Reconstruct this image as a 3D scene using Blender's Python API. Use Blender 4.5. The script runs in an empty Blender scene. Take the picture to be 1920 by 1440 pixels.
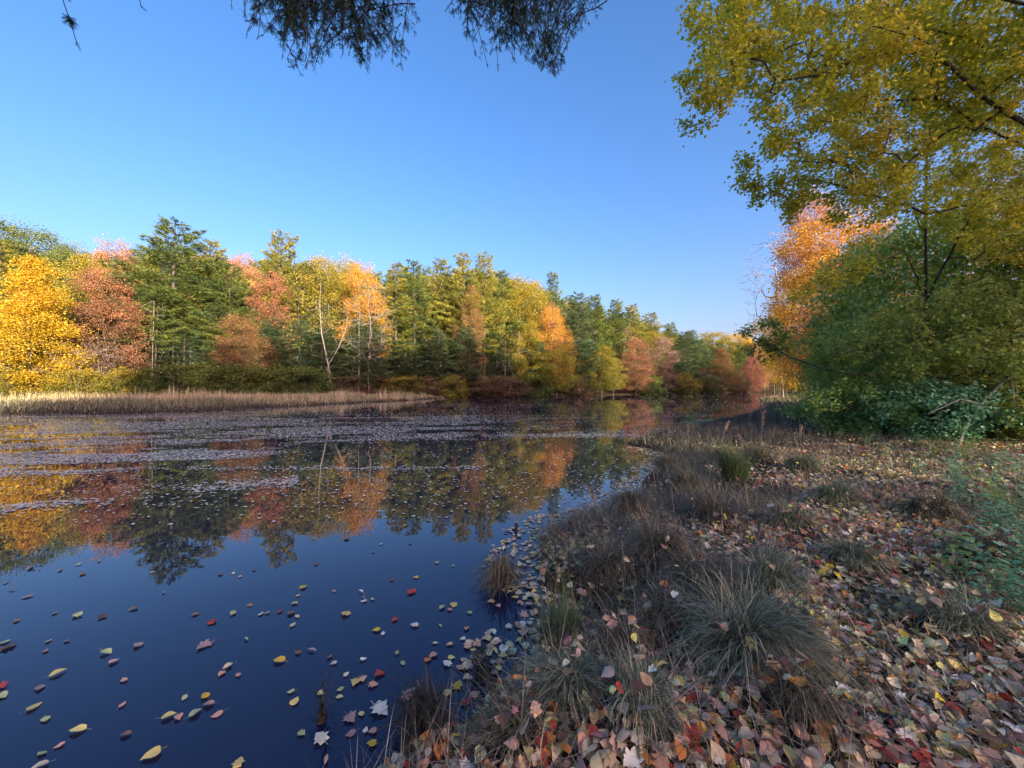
import bpy, math, random
import numpy as np
from mathutils import Vector, Matrix

random.seed(7)
RNG = np.random.default_rng(7)
SC = bpy.context.scene
COL = SC.collection
PI = math.pi

# ------------------------------------------------------------------ camera, sky, sun, exposure
F = 723.0; CX = 960.0; HY = 727.0; CAMH = 1.7
cam_d = bpy.data.cameras.new('camera'); cam = bpy.data.objects.new('camera', cam_d); COL.objects.link(cam)
cam_d.sensor_width = 36.0; cam_d.lens = 36.0*F/1920.0
cam_d.clip_start = 0.05; cam_d.clip_end = 3000
cam.location = (0, 0, CAMH); cam.rotation_euler = (math.radians(90+0.55), 0, 0)
SC.camera = cam

SUN_EL = math.radians(12)
SUN_H = (0.55, -0.835)
SUN_ROT = math.atan2(SUN_H[0], SUN_H[1])
w = bpy.data.worlds.new('World'); SC.world = w; w.use_nodes = True
nt = w.node_tree; nt.nodes.clear()
sky = nt.nodes.new('ShaderNodeTexSky'); sky.sky_type = 'NISHITA'; sky.sun_disc = False
sky.sun_elevation = SUN_EL; sky.sun_rotation = SUN_ROT
sky.air_density = 1.0; sky.dust_density = 4.0; sky.ozone_density = 4.0; sky.altitude = 50
bg = nt.nodes.new('ShaderNodeBackground'); bg.inputs['Strength'].default_value = 0.15
wo = nt.nodes.new('ShaderNodeOutputWorld')
hs_ = nt.nodes.new('ShaderNodeHueSaturation'); hs_.inputs['Saturation'].default_value = 1.18; nt.links.new(sky.outputs[0], hs_.inputs['Color']); tn = nt.nodes.new('ShaderNodeMix'); tn.data_type = 'RGBA'; tn.blend_type = 'MULTIPLY'; tn.inputs[0].default_value = 1; tn.inputs[7].default_value = (0.90, 0.545, 0.53, 1); nt.links.new(hs_.outputs[0], tn.inputs[6]); nt.links.new(tn.outputs[2], bg.inputs[0]); nt.links.new(bg.outputs[0], wo.inputs[0])
sl = bpy.data.lights.new('sun', 'SUN'); sl.energy = 2.1; sl.angle = math.radians(0.6); sl.color = (1.0, 0.86, 0.62)
so = bpy.data.objects.new('sun', sl); COL.objects.link(so)
sd_ = Vector((SUN_H[0]*math.cos(SUN_EL), SUN_H[1]*math.cos(SUN_EL), math.sin(SUN_EL)))
so.rotation_euler = sd_.to_track_quat('Z', 'Y').to_euler(); so.location = (30, -40, 30)
vs = SC.view_settings
vs.view_transform = 'Standard'; vs.look = 'None'; vs.gamma = 1.0; vs.use_curve_mapping = False
vs.exposure = 2.5
try:
    SC.cycles.max_bounces = 8; SC.cycles.diffuse_bounces = 3; SC.cycles.glossy_bounces = 3
    SC.cycles.transmission_bounces = 4; SC.cycles.use_denoising = True
except Exception: pass

# ------------------------------------------------------------------ helpers
def at(px, py_or_none, Y, z=None):
    """photo pixel and distance -> world point (the place is laid out from this)"""
    x = (px-CX)/F*Y
    zz = CAMH + (HY-py_or_none)/F*Y if z is None else z
    return np.array([x, Y, zz])

def tag(o, label=None, cat=None, group=None, kind=None):
    if label: o['label'] = label
    if cat: o['category'] = cat
    if group: o['group'] = group
    if kind: o['kind'] = kind
    return o

def mesh(name, V, T, attr=None):
    """V (n,3), T (m,3) triangles, attr (n,4) stored as the colour 'tint'"""
    me = bpy.data.meshes.new(name)
    V = np.ascontiguousarray(V, dtype=np.float32); T = np.ascontiguousarray(T, dtype=np.int32)
    me.vertices.add(len(V)); me.vertices.foreach_set('co', V.ravel())
    me.loops.add(T.size); me.loops.foreach_set('vertex_index', T.ravel())
    me.polygons.add(len(T)); me.polygons.foreach_set('loop_start', np.arange(0, T.size, 3, dtype=np.int32))
    me.update(calc_edges=True)
    if attr is not None:
        a = me.attributes.new('tint', 'FLOAT_COLOR', 'POINT')
        a.data.foreach_set('color', np.ascontiguousarray(attr, dtype=np.float32).ravel())
    return me

def smooth(me):
    me.polygons.foreach_set('use_smooth', np.ones(len(me.polygons), dtype=bool)); return me

def obj(name, me, mat=None, parent=None, loc=None, rot=None, scale=None, omat=None):
    o = bpy.data.objects.new(name, me); COL.objects.link(o)
    if mat is not None and me is not None and not me.materials: me.materials.append(mat)
    if omat is not None:
        o.material_slots[0].link = 'OBJECT'; o.material_slots[0].material = omat
    if parent is not None: o.parent = parent
    if loc is not None: o.location = loc
    if rot is not None: o.rotation_euler = rot
    if scale is not None: o.scale = scale
    return o

def inst(TV, TF, M, T):
    """copies of a small template: M (N,3,3), T (N,3)"""
    N = len(T); k = len(TV)
    V = np.einsum('nij,kj->nki', M, TV) + T[:, None, :]
    Fc = TF[None, :, :] + (np.arange(N)*k)[:, None, None]
    return V.reshape(-1, 3), Fc.reshape(-1, 3)

def rep(A, k): return np.repeat(A, k, axis=0)

def frames(d, roll=None):
    """rotation matrices with local X along d"""
    d = d/np.linalg.norm(d, axis=1, keepdims=True)
    up = np.tile(np.array([0.0, 0.0, 1.0]), (len(d), 1))
    up[np.abs(d[:, 2]) > 0.97] = (1, 0, 0)
    y = np.cross(up, d); y /= np.linalg.norm(y, axis=1, keepdims=True)
    z = np.cross(d, y)
    if roll is not None:
        c = np.cos(roll)[:, None]; s = np.sin(roll)[:, None]
        y, z = c*y+s*z, -s*y+c*z
    return np.stack([d, y, z], axis=2)

def cat_geo(parts):
    Vs, Fs, As, n = [], [], [], 0
    for p in parts:
        Vs.append(p[0]); Fs.append(p[1]+n); n += len(p[0])
        if len(p) > 2: As.append(p[2])
    return np.concatenate(Vs), np.concatenate(Fs), (np.concatenate(As) if As else None)

_lat = np.random.default_rng(3).random((64, 64))
def vnoise(x, y, s=0):
    x = np.asarray(x)+s*7.31; y = np.asarray(y)+s*3.17
    xi = np.floor(x).astype(int); yi = np.floor(y).astype(int)
    fx = x-xi; fy = y-yi; fx = fx*fx*(3-2*fx); fy = fy*fy*(3-2*fy)
    g = lambda a, b: _lat[a % 64, b % 64]
    return (g(xi, yi)*(1-fx)+g(xi+1, yi)*fx)*(1-fy)+(g(xi, yi+1)*(1-fx)+g(xi+1, yi+1)*fx)*fy
def fbm(x, y, s=0, o=4):
    t = 0; a = 0.5; f = 1.0
    for i in range(o): t = t+a*vnoise(x*f, y*f, s+i*5); a *= 0.5; f *= 2.03
    return t

# ------------------------------------------------------------------ materials
def newmat(name):
    m = bpy.data.materials.new(name); m.use_nodes = True
    n = m.node_tree; n.nodes.clear()
    return m, n, (lambda t: n.nodes.new('ShaderNode'+t)), n.links.new

def leafmat(name, cols, transl=0.35, rough=0.55, spec=0.25, var=0.26):
    """foliage: each leaf takes a colour of the kind's own range; part of the light passes through"""
    m, n, N, L = newmat(name)
    at_ = N('Attribute'); at_.attribute_name = 'tint'
    sep = N('SeparateColor'); L(at_.outputs['Color'], sep.inputs[0])
    ad = N('Math'); ad.operation = 'MULTIPLY_ADD'; ad.inputs[1].default_value = 0.3
    mu = N('Math'); mu.operation = 'MULTIPLY'; mu.inputs[1].default_value = 0.7
    L(sep.outputs[1], mu.inputs[0]); L(sep.outputs[0], ad.inputs[0]); L(mu.outputs[0], ad.inputs[2])
    r = N('ValToRGB'); e = r.color_ramp.elements
    k = len(cols)
    for i, c in enumerate(cols):
        p = 0.15+0.7*i/max(1, k-1)
        el = e[i] if i < 2 else e.new(p)
        el.position = p; el.color = (*c, 1)
    L(ad.outputs[0], r.inputs[0])
    vv = N('MapRange'); vv.inputs[3].default_value = 1-var; vv.inputs[4].default_value = 1+var
    L(sep.outputs[2], vv.inputs[0])
    hs = N('HueSaturation'); L(r.outputs[0], hs.inputs['Color']); L(vv.outputs[0], hs.inputs['Value'])
    b = N('BsdfPrincipled'); b.inputs['Roughness'].default_value = rough; b.inputs['Specular IOR Level'].default_value = spec
    L(hs.outputs[0], b.inputs['Base Color'])
    t = N('BsdfTranslucent'); hs2 = N('HueSaturation'); hs2.inputs['Saturation'].default_value = 1.15; hs2.inputs['Value'].default_value = 1.1
    L(hs.outputs[0], hs2.inputs['Color']); L(hs2.outputs[0], t.inputs[0])
    mx = N('MixShader'); mx.inputs[0].default_value = transl
    o = N('OutputMaterial'); L(b.outputs[0], mx.inputs[1]); L(t.outputs[0], mx.inputs[2]); L(mx.outputs[0], o.inputs[0])
    return m

def barkmat(name, c1, c2, scale=8.0):
    m, n, N, L = newmat(name)
    tc = N('TexCoord'); mp = N('Mapping'); mp.inputs['Scale'].default_value = (1, 1, 0.22)
    L(tc.outputs['Object'], mp.inputs[0])
    nz = N('TexNoise'); nz.inputs['Scale'].default_value = scale; nz.inputs['Detail'].default_value = 6
    L(mp.outputs[0], nz.inputs['Vector'])
    r = N('ValToRGB'); r.color_ramp.elements[0].position = 0.35; r.color_ramp.elements[1].position = 0.68
    r.color_ramp.elements[0].color = (*c1, 1); r.color_ramp.elements[1].color = (*c2, 1)
    L(nz.outputs['Fac'], r.inputs[0])
    b = N('BsdfPrincipled'); b.inputs['Roughness'].default_value = 0.9; b.inputs['Specular IOR Level'].default_value = 0.2
    bp = N('Bump'); bp.inputs['Strength'].default_value = 0.6; bp.inputs['Distance'].default_value = 0.03
    L(nz.outputs['Fac'], bp.inputs['Height']); L(bp.outputs[0], b.inputs['Normal'])
    L(r.outputs[0], b.inputs['Base Color'])
    o = N('OutputMaterial'); L(b.outputs[0], o.inputs[0])
    return m

def tintmat(name, from_object=False, rough=0.5, spec=0.4, transl=0.15, spots=True, scale=70.0, back=0.35):
    """fallen leaves and blades: own colour (object colour or attribute), blotches and a paler underside"""
    m, n, N, L = newmat(name)
    if from_object:
        a = N('ObjectInfo'); col = a.outputs['Color']
    else:
        a = N('Attribute'); a.attribute_name = 'tint'; col = a.outputs['Color']
    if spots:
        tc = N('TexCoord'); nz = N('TexNoise'); nz.inputs['Scale'].default_value = scale; nz.inputs['Detail'].default_value = 5
        L(tc.outputs['Object'], nz.inputs['Vector'])
        r = N('ValToRGB'); r.color_ramp.elements[0].position = 0.36; r.color_ramp.elements[1].position = 0.56
        r.color_ramp.elements[0].color = (0.62, 0.50, 0.40, 1); r.color_ramp.elements[1].color = (1, 1, 1, 1)
        L(nz.outputs['Fac'], r.inputs[0])
        mm = N('Mix'); mm.data_type = 'RGBA'; mm.blend_type = 'MULTIPLY'; mm.inputs[0].default_value = 0.65
        L(col, mm.inputs[6]); L(r.outputs[0], mm.inputs[7]); col = mm.outputs[2]
    if back > 0:
        g = N('NewGeometry'); ml = N('Math'); ml.operation = 'MULTIPLY'; ml.inputs[1].default_value = back
        L(g.outputs['Backfacing'], ml.inputs[0])
        mb = N('Mix'); mb.data_type = 'RGBA'; L(ml.outputs[0], mb.inputs[0]); L(col, mb.inputs[6]); mb.inputs[7].default_value = (0.50, 0.44, 0.38, 1)
        col = mb.outputs[2]
    b = N('BsdfPrincipled'); b.inputs['Roughness'].default_value = rough; b.inputs['Specular IOR Level'].default_value = spec
    L(col, b.inputs['Base Color'])
    if spots:
        bp = N('Bump'); bp.inputs['Strength'].default_value = 0.35; bp.inputs['Distance'].default_value = 0.004
        L(nz.outputs['Fac'], bp.inputs['Height']); L(bp.outputs[0], b.inputs['Normal'])
    t = N('BsdfTranslucent'); L(col, t.inputs[0])
    mx = N('MixShader'); mx.inputs[0].default_value = transl
    o = N('OutputMaterial'); L(b.outputs[0], mx.inputs[1]); L(t.outputs[0], mx.inputs[2]); L(mx.outputs[0], o.inputs[0])
    return m

LM = {
 'pine':      leafmat('pine_needles', [(0.073,0.118,0.041),(0.138,0.196,0.052),(0.227,0.281,0.064)], 0.25, 0.5, 0.3),
 'pine_blue': leafmat('blue_pine_needles', [(0.061,0.109,0.054),(0.106,0.164,0.075),(0.163,0.218,0.091)], 0.25, 0.5, 0.3),
 'pine_pale': leafmat('pale_pine_needles', [(0.162,0.186,0.040),(0.276,0.290,0.055),(0.421,0.373,0.070)], 0.3, 0.5, 0.3),
 'hemlock':   leafmat('hemlock_needles', [(0.020,0.055,0.028),(0.035,0.085,0.040),(0.06,0.12,0.05)], 0.15, 0.5, 0.3),
 'yellow':    leafmat('golden_leaves', [(0.36,0.28,0.03),(0.60,0.43,0.04),(0.74,0.54,0.06),(0.66,0.40,0.06)], 0.4),
 'orange':    leafmat('orange_leaves', [(0.46,0.36,0.08),(0.66,0.41,0.09),(0.68,0.34,0.09)], 0.4),
 'coral':     leafmat('coral_leaves', [(0.38,0.28,0.12),(0.52,0.30,0.15),(0.60,0.33,0.19)], 0.35),
 'redbrown':  leafmat('red_brown_leaves', [(0.192,0.125,0.072),(0.324,0.175,0.099),(0.528,0.250,0.132)], 0.3),
 'rust':      leafmat('rust_leaves', [(0.17,0.13,0.06),(0.29,0.18,0.08),(0.42,0.25,0.10)], 0.3),
 'crimson':   leafmat('crimson_leaves', [(0.22,0.09,0.07),(0.32,0.12,0.10),(0.42,0.20,0.14)], 0.3),
 'pinktan':   leafmat('pink_tan_leaves', [(0.20,0.14,0.10),(0.32,0.22,0.16),(0.42,0.31,0.23)], 0.3),
 'olive':     leafmat('olive_leaves', [(0.156,0.161,0.040),(0.288,0.265,0.055),(0.456,0.380,0.070)], 0.35),
 'yelgreen':  leafmat('yellow_green_leaves', [(0.12,0.15,0.035),(0.26,0.26,0.05),(0.45,0.38,0.06),(0.50,0.38,0.07)], 0.4),
 'green':     leafmat('green_leaves', [(0.078,0.117,0.035),(0.130,0.182,0.045),(0.221,0.260,0.060)], 0.3),
 'shrub':     leafmat('shrub_leaves', [(0.140,0.193,0.055),(0.235,0.305,0.076),(0.399,0.405,0.083),(0.610,0.486,0.110)], 0.35),
 'teal':      leafmat('teal_leaves', [(0.090,0.233,0.112),(0.158,0.359,0.174),(0.257,0.485,0.253)], 0.25, 0.4, 0.5),
 'deep':      leafmat('deep_green_leaves', [(0.110,0.244,0.068),(0.194,0.352,0.100),(0.304,0.463,0.107),(0.470,0.512,0.088)], 0.3, 0.42, 0.45),
 'maple':     leafmat('olive_gold_leaves', [(0.38,0.42,0.08),(0.48,0.50,0.09),(0.58,0.56,0.11),(0.60,0.50,0.13)], 0.62, 0.5, 0.25, 0.25),
 'sapling':   leafmat('sapling_leaves', [(0.144,0.230,0.066),(0.276,0.368,0.088),(0.480,0.529,0.143)], 0.45, 0.5, 0.3),
 'undergrowth': leafmat('undergrowth_leaves', [(0.130,0.091,0.060),(0.221,0.143,0.084),(0.260,0.221,0.084)], 0.2),
}
BARK = barkmat('grey_bark', (0.055,0.048,0.042), (0.17,0.155,0.14))
BARK_PALE = barkmat('pale_bark', (0.18,0.165,0.15), (0.30,0.28,0.26))
BARK_DARK = barkmat('dark_bark', (0.025,0.021,0.018), (0.085,0.075,0.065), 20)
TWIG = barkmat('twig_bark', (0.10,0.085,0.075), (0.24,0.21,0.19), 20)
TWIG_PINK = barkmat('pinkish_twigs', (0.25,0.19,0.17), (0.42,0.33,0.30), 20)
M_LEAF_BULK = tintmat('fallen_leaves', False)
M_LEAF_ONE = tintmat('fallen_leaf', True, scale=45)
M_BLADE = tintmat('grass_blades', False, 0.55, 0.3, 0.15, False, back=0)
M_PAD = tintmat('wet_floating_leaves', False, 0.45, 0.6, 0.0, False, back=0)

# ------------------------------------------------------------------ the lie of the land
POND = np.array([(-0.54,1.72),(-0.23,1.85),(0.0,2.18),(0.30,2.42),(0.50,2.62),(0.56,2.9),(0.28,3.45),(0.26,3.95),(0.34,4.5),
 (0.9,5.0),(1.75,5.8),(2.35,6.8),(3.15,8.0),(3.9,9.4),(3.95,10.4),(3.55,11.6),(4.3,13.0),(6.2,15.2),(8.6,17.8),(12.2,21.5),(16.6,26.5),(25,38),(35,55),(60,84),(84,108),(96,126),
 (100,146),(84,150),(66,132),(52,115),(34,98),(17,84),(6,74),(0,69),(-6,66),(-9.5,69),(-11.5,62),(-14,52),(-17.5,42),(-19.5,35),(-22.5,28),(-26,26.2),
 (-33,24.6),(-45,23),(-70,20),(-110,12),(-150,-10),(-150,-70),(-80,-75),(-45,-50),(-22,-24),(-9,-9),(-3.5,-2.6),(-1.6,0.1),(-1.0,1.1)])
def sdist(x, y):
    """distance to the pond's shore, positive on land"""
    x = np.asarray(x, float); y = np.asarray(y, float); sh = x.shape; x = x.ravel(); y = y.ravel()
    d = np.full(len(x), 1e18); ins = np.zeros(len(x), bool)
    P = POND; Q = np.roll(POND, -1, axis=0)
    for (ax, ay), (bx, by) in zip(P, Q):
        ex, ey = bx-ax, by-ay
        t = np.clip(((x-ax)*ex+(y-ay)*ey)/(ex*ex+ey*ey), 0, 1)
        d = np.minimum(d, (x-ax-t*ex)**2+(y-ay-t*ey)**2)
        c = (ay > y) != (by > y)
        with np.errstate(divide='ignore', invalid='ignore'):
            ins ^= c & (x < (bx-ax)*(y-ay)/(by-ay+1e-30)+ax)
    d = np.sqrt(d); d[ins] *= -1
    return d.reshape(sh)

# sedge tussocks: px, py of the foot in the photograph, radius, blade length, kind
TUSS = []
def foot(px, py, h=0.12):
    Y = (CAMH-h)*F/(py-HY); return ((px-CX)/F*Y, Y)
_t = [(1395,1265,.17,.50,'grey','big drooping grey green sedge tussock between the leaves at the foot of the bank'),
 (1240,1065,.20,.40,'brown','brown sedge tussock overhanging the water beside the small bay'),
 (1135,1085,.16,.32,'brown','low matted sedge tussock on the tip of the bank over the water'),
 (1335,1000,.20,.42,'brown','shaggy brown sedge tussock behind the overhanging one'),
 (1378,925,.22,.62,'green','tall upright fresh green sedge clump in the middle of the bank'),
 (1290,930,.20,.42,'brown','brown sedge tussock beside the tall green clump'),
 (1475,1020,.18,.34,'grey','small grey sedge tussock above the drift of red leaves'),
 (1180,970,.17,.36,'brown','sedge tussock at the water where the sky is mirrored'),
 (1560,975,.20,.36,'grey','flattened grey sedge tussock on the leafy slope'),
 (1600,1100,.18,.32,'grey','loose grey sedge tuft standing among pale leaves'),
 (1740,1010,.20,.34,'brown','brown grass tuft below the blue green undergrowth'),
 (1245,1190,.14,.30,'brown','dark sedge tuft growing out of the black hollow'),
 (1160,1235,.12,.26,'brown','short sedge tuft by the leaf filled hollow near the water'),
 (1060,1330,.14,.32,'grey','grey sedge tuft lying over the leaves at the water'),
 (960,1405,.12,.28,'brown','flattened brown sedge tuft at the bottom of the bank'),
 (1200,1400,.14,.30,'grey','grey green sedge tuft with pale leaves caught in it'),
 (1500,1400,.13,.28,'brown','thin brown tuft beside the dark fallen branch'),
 (1790,1230,.16,.32,'grey','loose grey tuft on the slope under the low plants'),
 (1850,1100,.18,.34,'brown','brown tuft at the foot of the low teal plants'),
 (1440,1140,.15,.36,'grey','grey sedge tuft behind the big drooping tussock'),
 (1310,1130,.15,.34,'brown','brown sedge tuft leaning to the water by the hollow'),
 (1420,880,.22,.5,'brown','straw brown sedge clump behind the tall green clump'),
 (1250,880,.20,.46,'brown','sedge clump at the inlet with the bright reflection'),
 (1500,900,.20,.40,'grey','low grey tuft near the shrubs and the leaf slope')]
for px, py, r, L, k, lab in _t:
    x, y = foot(px, py); TUSS.append((x, y, r, L, k, lab))
# small ones standing in the water
_tw = [(940,1090,.16,.34,'brown','small sedge island with a dead stalk standing in the water'),
 (800,1368,.14,.26,'dark','wet black sedge hummock with leaves in the water at the bottom'),
 (1050,1240,.15,.34,'green','tuft of thin green rushes standing in the shallow water'),
 (612,1345,.04,.13,'dark','tiny dark rush tuft with a yellow leaf standing in the open water'),
 (905,1262,.07,.15,'dark','sunken tuft with a drift of leaves around it')]
for px, py, r, L, k, lab in _tw:
    x, y = foot(px, py, 0.0); TUSS.append((x, y, r, L, k, lab))
MOUND = [(x, y, r*1.1, 0.13 if i < 24 else 0.10) for i, (x, y, r, L, k, lab) in enumerate(TUSS)]
MOUND[27] = (MOUND[27][0], MOUND[27][1], 0.04, 0.16); 

FRONT = np.array([(-3000,34),(-260,38),(0,46),(100,48),(300,56),(600,66),(850,74),(1000,84),(1130,96),(1240,114),(1340,134),(1440,158),(1560,165)])
def ground(x, y):
    x = np.asarray(x, float); y = np.asarray(y, float)
    s = sdist(x, y)
    wob = (fbm(x*1.7, y*1.7, 1)-0.47)*0.5 * np.clip(1-np.hypot(x-4, y-5)/25, 0, 1)
    s2 = s+wob
    land = 0.03+0.20*(1-np.exp(-np.maximum(s2, 0)/0.55))+0.018*np.clip(s2, 0, 40)
    nearw = np.clip(1-np.hypot(x-5, y-5)/30, 0, 1)
    land = land+nearw*(0.16*(fbm(x*1.1, y*1.1, 2)-0.47)+0.10*(fbm(x*4, y*4, 4)-0.47))*np.clip(s2*3, 0.2, 1)
    far = np.clip((np.hypot(x-3, y)-38)/15, 0, 1)
    fy = np.interp(x/np.maximum(y, 1)*F+CX, FRONT[:, 0], FRONT[:, 1])
    land = land + far*(y > 20)*0.13*np.clip(y-fy-1, 0, 60)
    land = land + (fbm(x*0.05, y*0.05, 9)-0.45)*2.0*np.clip((s-15)/40, 0, 1)
    dsun = x*SUN_H[0]+y*SUN_H[1]
    land = land + 0.36*np.clip(dsun-52, 0, 56)*np.clip((s-6)/20, 0, 1)      # unseen hill added behind the viewer to raise the shading trees
    bed = -0.02-0.6*(1-np.exp(np.minimum(s2, 0)/0.5))
    z = np.where(s2 > 0, land, np.maximum(bed, -0.6))
    z = np.where((s2 <= 0) & (s2 > -0.06), 0.05*(1+s2/0.06)-0.02, z)
    for mx, my, r, h in MOUND:
        q = ((x-mx)**2+(y-my)**2)/(r*r)
        k = q < 9
        if np.any(k):
            add = np.where(z < 0, (h+0.05-z), h)*np.exp(-q)
            z = np.where(k, z+add, z)
    return z

def axis(a, b, step, lo, hi, mid):
    c = list(np.arange(a, b, step))
    v = b; s = step
    while v < mid[1]: c.append(v); s = min(s*1.12, 1.8); v += s
    while v < hi: c.append(v); s *= 1.25; v += s
    c.append(hi)
    v = a; s = step; neg = []
    while v > mid[0]:
        s = min(s*1.12, 1.8); v -= s; neg.append(v)
    while v > lo: s *= 1.25; v -= s; neg.append(v)
    return np.array(neg[::-1]+c)
gx = axis(-1.6, 11.0, 0.07, -900, 900, (-90, 110)); gy = axis(1.0, 12.0, 0.07, -700, 1400, (-6, 155))
GX, GY = np.meshgrid(gx, gy)
GZ = ground(GX, GY)
nx, ny = len(gx), len(gy)
idx = np.arange(nx*ny).reshape(ny, nx)
a, b, c, d = idx[:-1, :-1].ravel(), idx[:-1, 1:].ravel(), idx[1:, 1:].ravel(), idx[1:, :-1].ravel()
me = smooth(mesh('ground', np.stack([GX.ravel(), GY.ravel(), GZ.ravel()], 1), np.concatenate([np.stack([a, b, c], 1), np.stack([a, c, d], 1)])))
m, n, N, L = newmat('soil')
tc = N('TexCoord'); nz = N('TexNoise'); nz.inputs['Scale'].default_value = 9; nz.inputs['Detail'].default_value = 9
n2 = N('TexNoise'); n2.inputs['Scale'].default_value = 0.35; n2.inputs['Detail'].default_value = 4
L(tc.outputs['Object'], nz.inputs[0]); L(tc.outputs['Object'], n2.inputs[0])
r = N('ValToRGB'); r.color_ramp.elements[0].color = (0.016,0.012,0.009,1); r.color_ramp.elements[1].color = (0.075,0.056,0.038,1)
r.color_ramp.elements[0].position = .35; r.color_ramp.elements[1].position = .7
r2 = N('ValToRGB'); r2.color_ramp.elements[0].color = (0.9,0.9,0.8,1); r2.color_ramp.elements[1].color = (1.5,1.4,1.1,1)
L(nz.outputs[0], r.inputs[0]); L(n2.outputs[0], r2.inputs[0])
mm = N('Mix'); mm.data_type = 'RGBA'; mm.blend_type = 'MULTIPLY'; mm.inputs[0].default_value = 1
L(r.outputs[0], mm.inputs[6]); L(r2.outputs[0], mm.inputs[7])
b_ = N('BsdfPrincipled'); b_.inputs['Roughness'].default_value = 0.95; b_.inputs['Specular IOR Level'].default_value = 0.1
bp = N('Bump'); bp.inputs['Distance'].default_value = 0.03; L(nz.outputs[0], bp.inputs['Height']); L(bp.outputs[0], b_.inputs['Normal'])
L(mm.outputs[2], b_.inputs['Base Color']); o_ = N('OutputMaterial'); L(b_.outputs[0], o_.inputs[0])
tag(obj('ground', me, m), kind='structure')

# water
WV = np.array([(-400,-300,0),(420,-300,0),(420,420,0),(-400,420,0)], float)
me = mesh('water', WV, np.array([(0,1,2),(0,2,3)]))
m, n, N, L = newmat('pond_water')
tc = N('TexCoord'); mp = N('Mapping'); mp.inputs['Scale'].default_value = (0.8, 1.6, 1); L(tc.outputs['Object'], mp.inputs[0])
nz = N('TexNoise'); nz.inputs['Scale'].default_value = 1.6; nz.inputs['Detail'].default_value = 3; L(mp.outputs[0], nz.inputs[0])
bp = N('Bump'); bp.inputs['Strength'].default_value = 0.05; bp.inputs['Distance'].default_value = 0.02; L(nz.outputs[0], bp.inputs['Height'])
b_ = N('BsdfPrincipled'); b_.inputs['Base Color'].default_value = (0.011,0.014,0.038,1); b_.inputs['Roughness'].default_value = 0.0
b_.inputs['IOR'].default_value = 1.40; L(bp.outputs[0], b_.inputs['Normal'])
o_ = N('OutputMaterial'); L(b_.outputs[0], o_.inputs[0])
tag(obj('water', me, m), kind='structure')

# ------------------------------------------------------------------ branching skeletons
class Skel:
    def __init__(s):
        s.p = []; s.par = []; s.w = []
    def add(s, p, par, w=0.0):
        s.p.append(np.asarray(p, float)); s.par.append(par); s.w.append(w); return len(s.p)-1
    def line(s, pts, par=-1, w=0.0):
        ids = []
        for q in pts: par = s.add(q, par, w); ids.append(par)
        return ids
    def reach(s, targets, step, rng, wob=0.08, sag=0.0, pen=0.0, minz=None, tipw=1.0):
        """join every target to the nearest node of what has grown so far"""
        P = np.array(s.p); tips = []
        dep = [0.0]*len(s.p)
        for i, q in enumerate(s.par):
            if q >= 0: dep[i] = dep[q]+np.linalg.norm(s.p[i]-s.p[q])
        cap = len(s.p)+len(targets)*60
        PP = np.zeros((cap, 3)); PP[:len(P)] = P; DD = np.zeros(cap); DD[:len(P)] = dep; n_ = len(P)
        for t in targets:
            v = PP[:n_]-t; dd = np.sqrt((v*v).sum(1))+pen*DD[:n_]
            dd = dd+np.where(PP[:n_, 2] > t[2], (PP[:n_, 2]-t[2])*0.6, 0)
            j = int(dd.argmin()); L0 = np.linalg.norm(t-PP[j]); k = max(1, int(math.ceil(L0/step)))
            par = j; a0 = PP[j].copy(); off = rng.normal(0, wob*L0, 3)
            for i in range(1, k+1):
                f = i/k
                q = a0+(t-a0)*f+off*math.sin(PI*f)+np.array([0, 0, sag*L0*math.sin(PI*f)])+(rng.normal(0, wob*step*0.6, 3) if i < k else 0)
                par = s.add(q, par, 1.0 if i == k else 0.0)
                PP[n_] = q; DD[n_] = DD[s.par[par]]+L0/k; n_ += 1
            tips.append(par)
        return tips
    def radii(s, tip, power=2.4, rmax=None):
        n_ = len(s.p); acc = np.zeros(n_); R = np.zeros(n_)
        for i in range(n_-1, -1, -1):
            a = acc[i] if acc[i] > 0 else tip**power
            R[i] = a**(1/power)
            if s.par[i] >= 0: acc[s.par[i]] += a
        if rmax is not None and R[0] > rmax:
            g = math.log(rmax/tip)/math.log(R[0]/tip); R = tip*(R/tip)**g
        return R
    def tubes(s, R, sides=5):
        P = np.array(s.p); par = np.array(s.par); ch = np.where(par >= 0)[0]; pr = par[ch]
        d = P[ch]-P[pr]; ln = np.linalg.norm(d, axis=1, keepdims=True); d = d/np.maximum(ln, 1e-6)
        din = np.zeros_like(P); din[ch] = d
        r0 = np.where(par == -1)[0]
        for i in r0:
            kids = ch[pr == i]; din[i] = din[kids[0]] if len(kids) else (0, 0, 1)
        main = R[ch] > 0.72*R[pr]
        ds = np.where(main[:, None], din[pr], d); Rs = np.where(main, R[pr], R[ch]*1.15)
        def ring(c, dr, rr):
            ref = np.array([0.31, 0.52, 0.79]); ref = np.where(np.abs(dr@ref)[:, None] > 0.95, np.array([0.9, -0.3, 0.1]), ref)
            u = np.cross(dr, ref); u /= np.linalg.norm(u, axis=1, keepdims=True); v = np.cross(dr, u)
            an = np.arange(sides)*2*PI/sides
            return c[:, None]+rr[:, None, None]*(np.cos(an)[None, :, None]*u[:, None]+np.sin(an)[None, :, None]*v[:, None])
        A = ring(P[pr], ds, Rs); B = ring(P[ch], d, R[ch])
        V = np.concatenate([A, B], 1).reshape(-1, 3)
        f = []
        for i in range(sides):
            j = (i+1) % sides; f += [(i, j, sides+j), (i, sides+j, sides+i)]
        f = np.array(f)
        Fc = (f[None]+(np.arange(len(ch))*2*sides)[:, None, None]).reshape(-1, 3)
        return V, Fc

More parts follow.
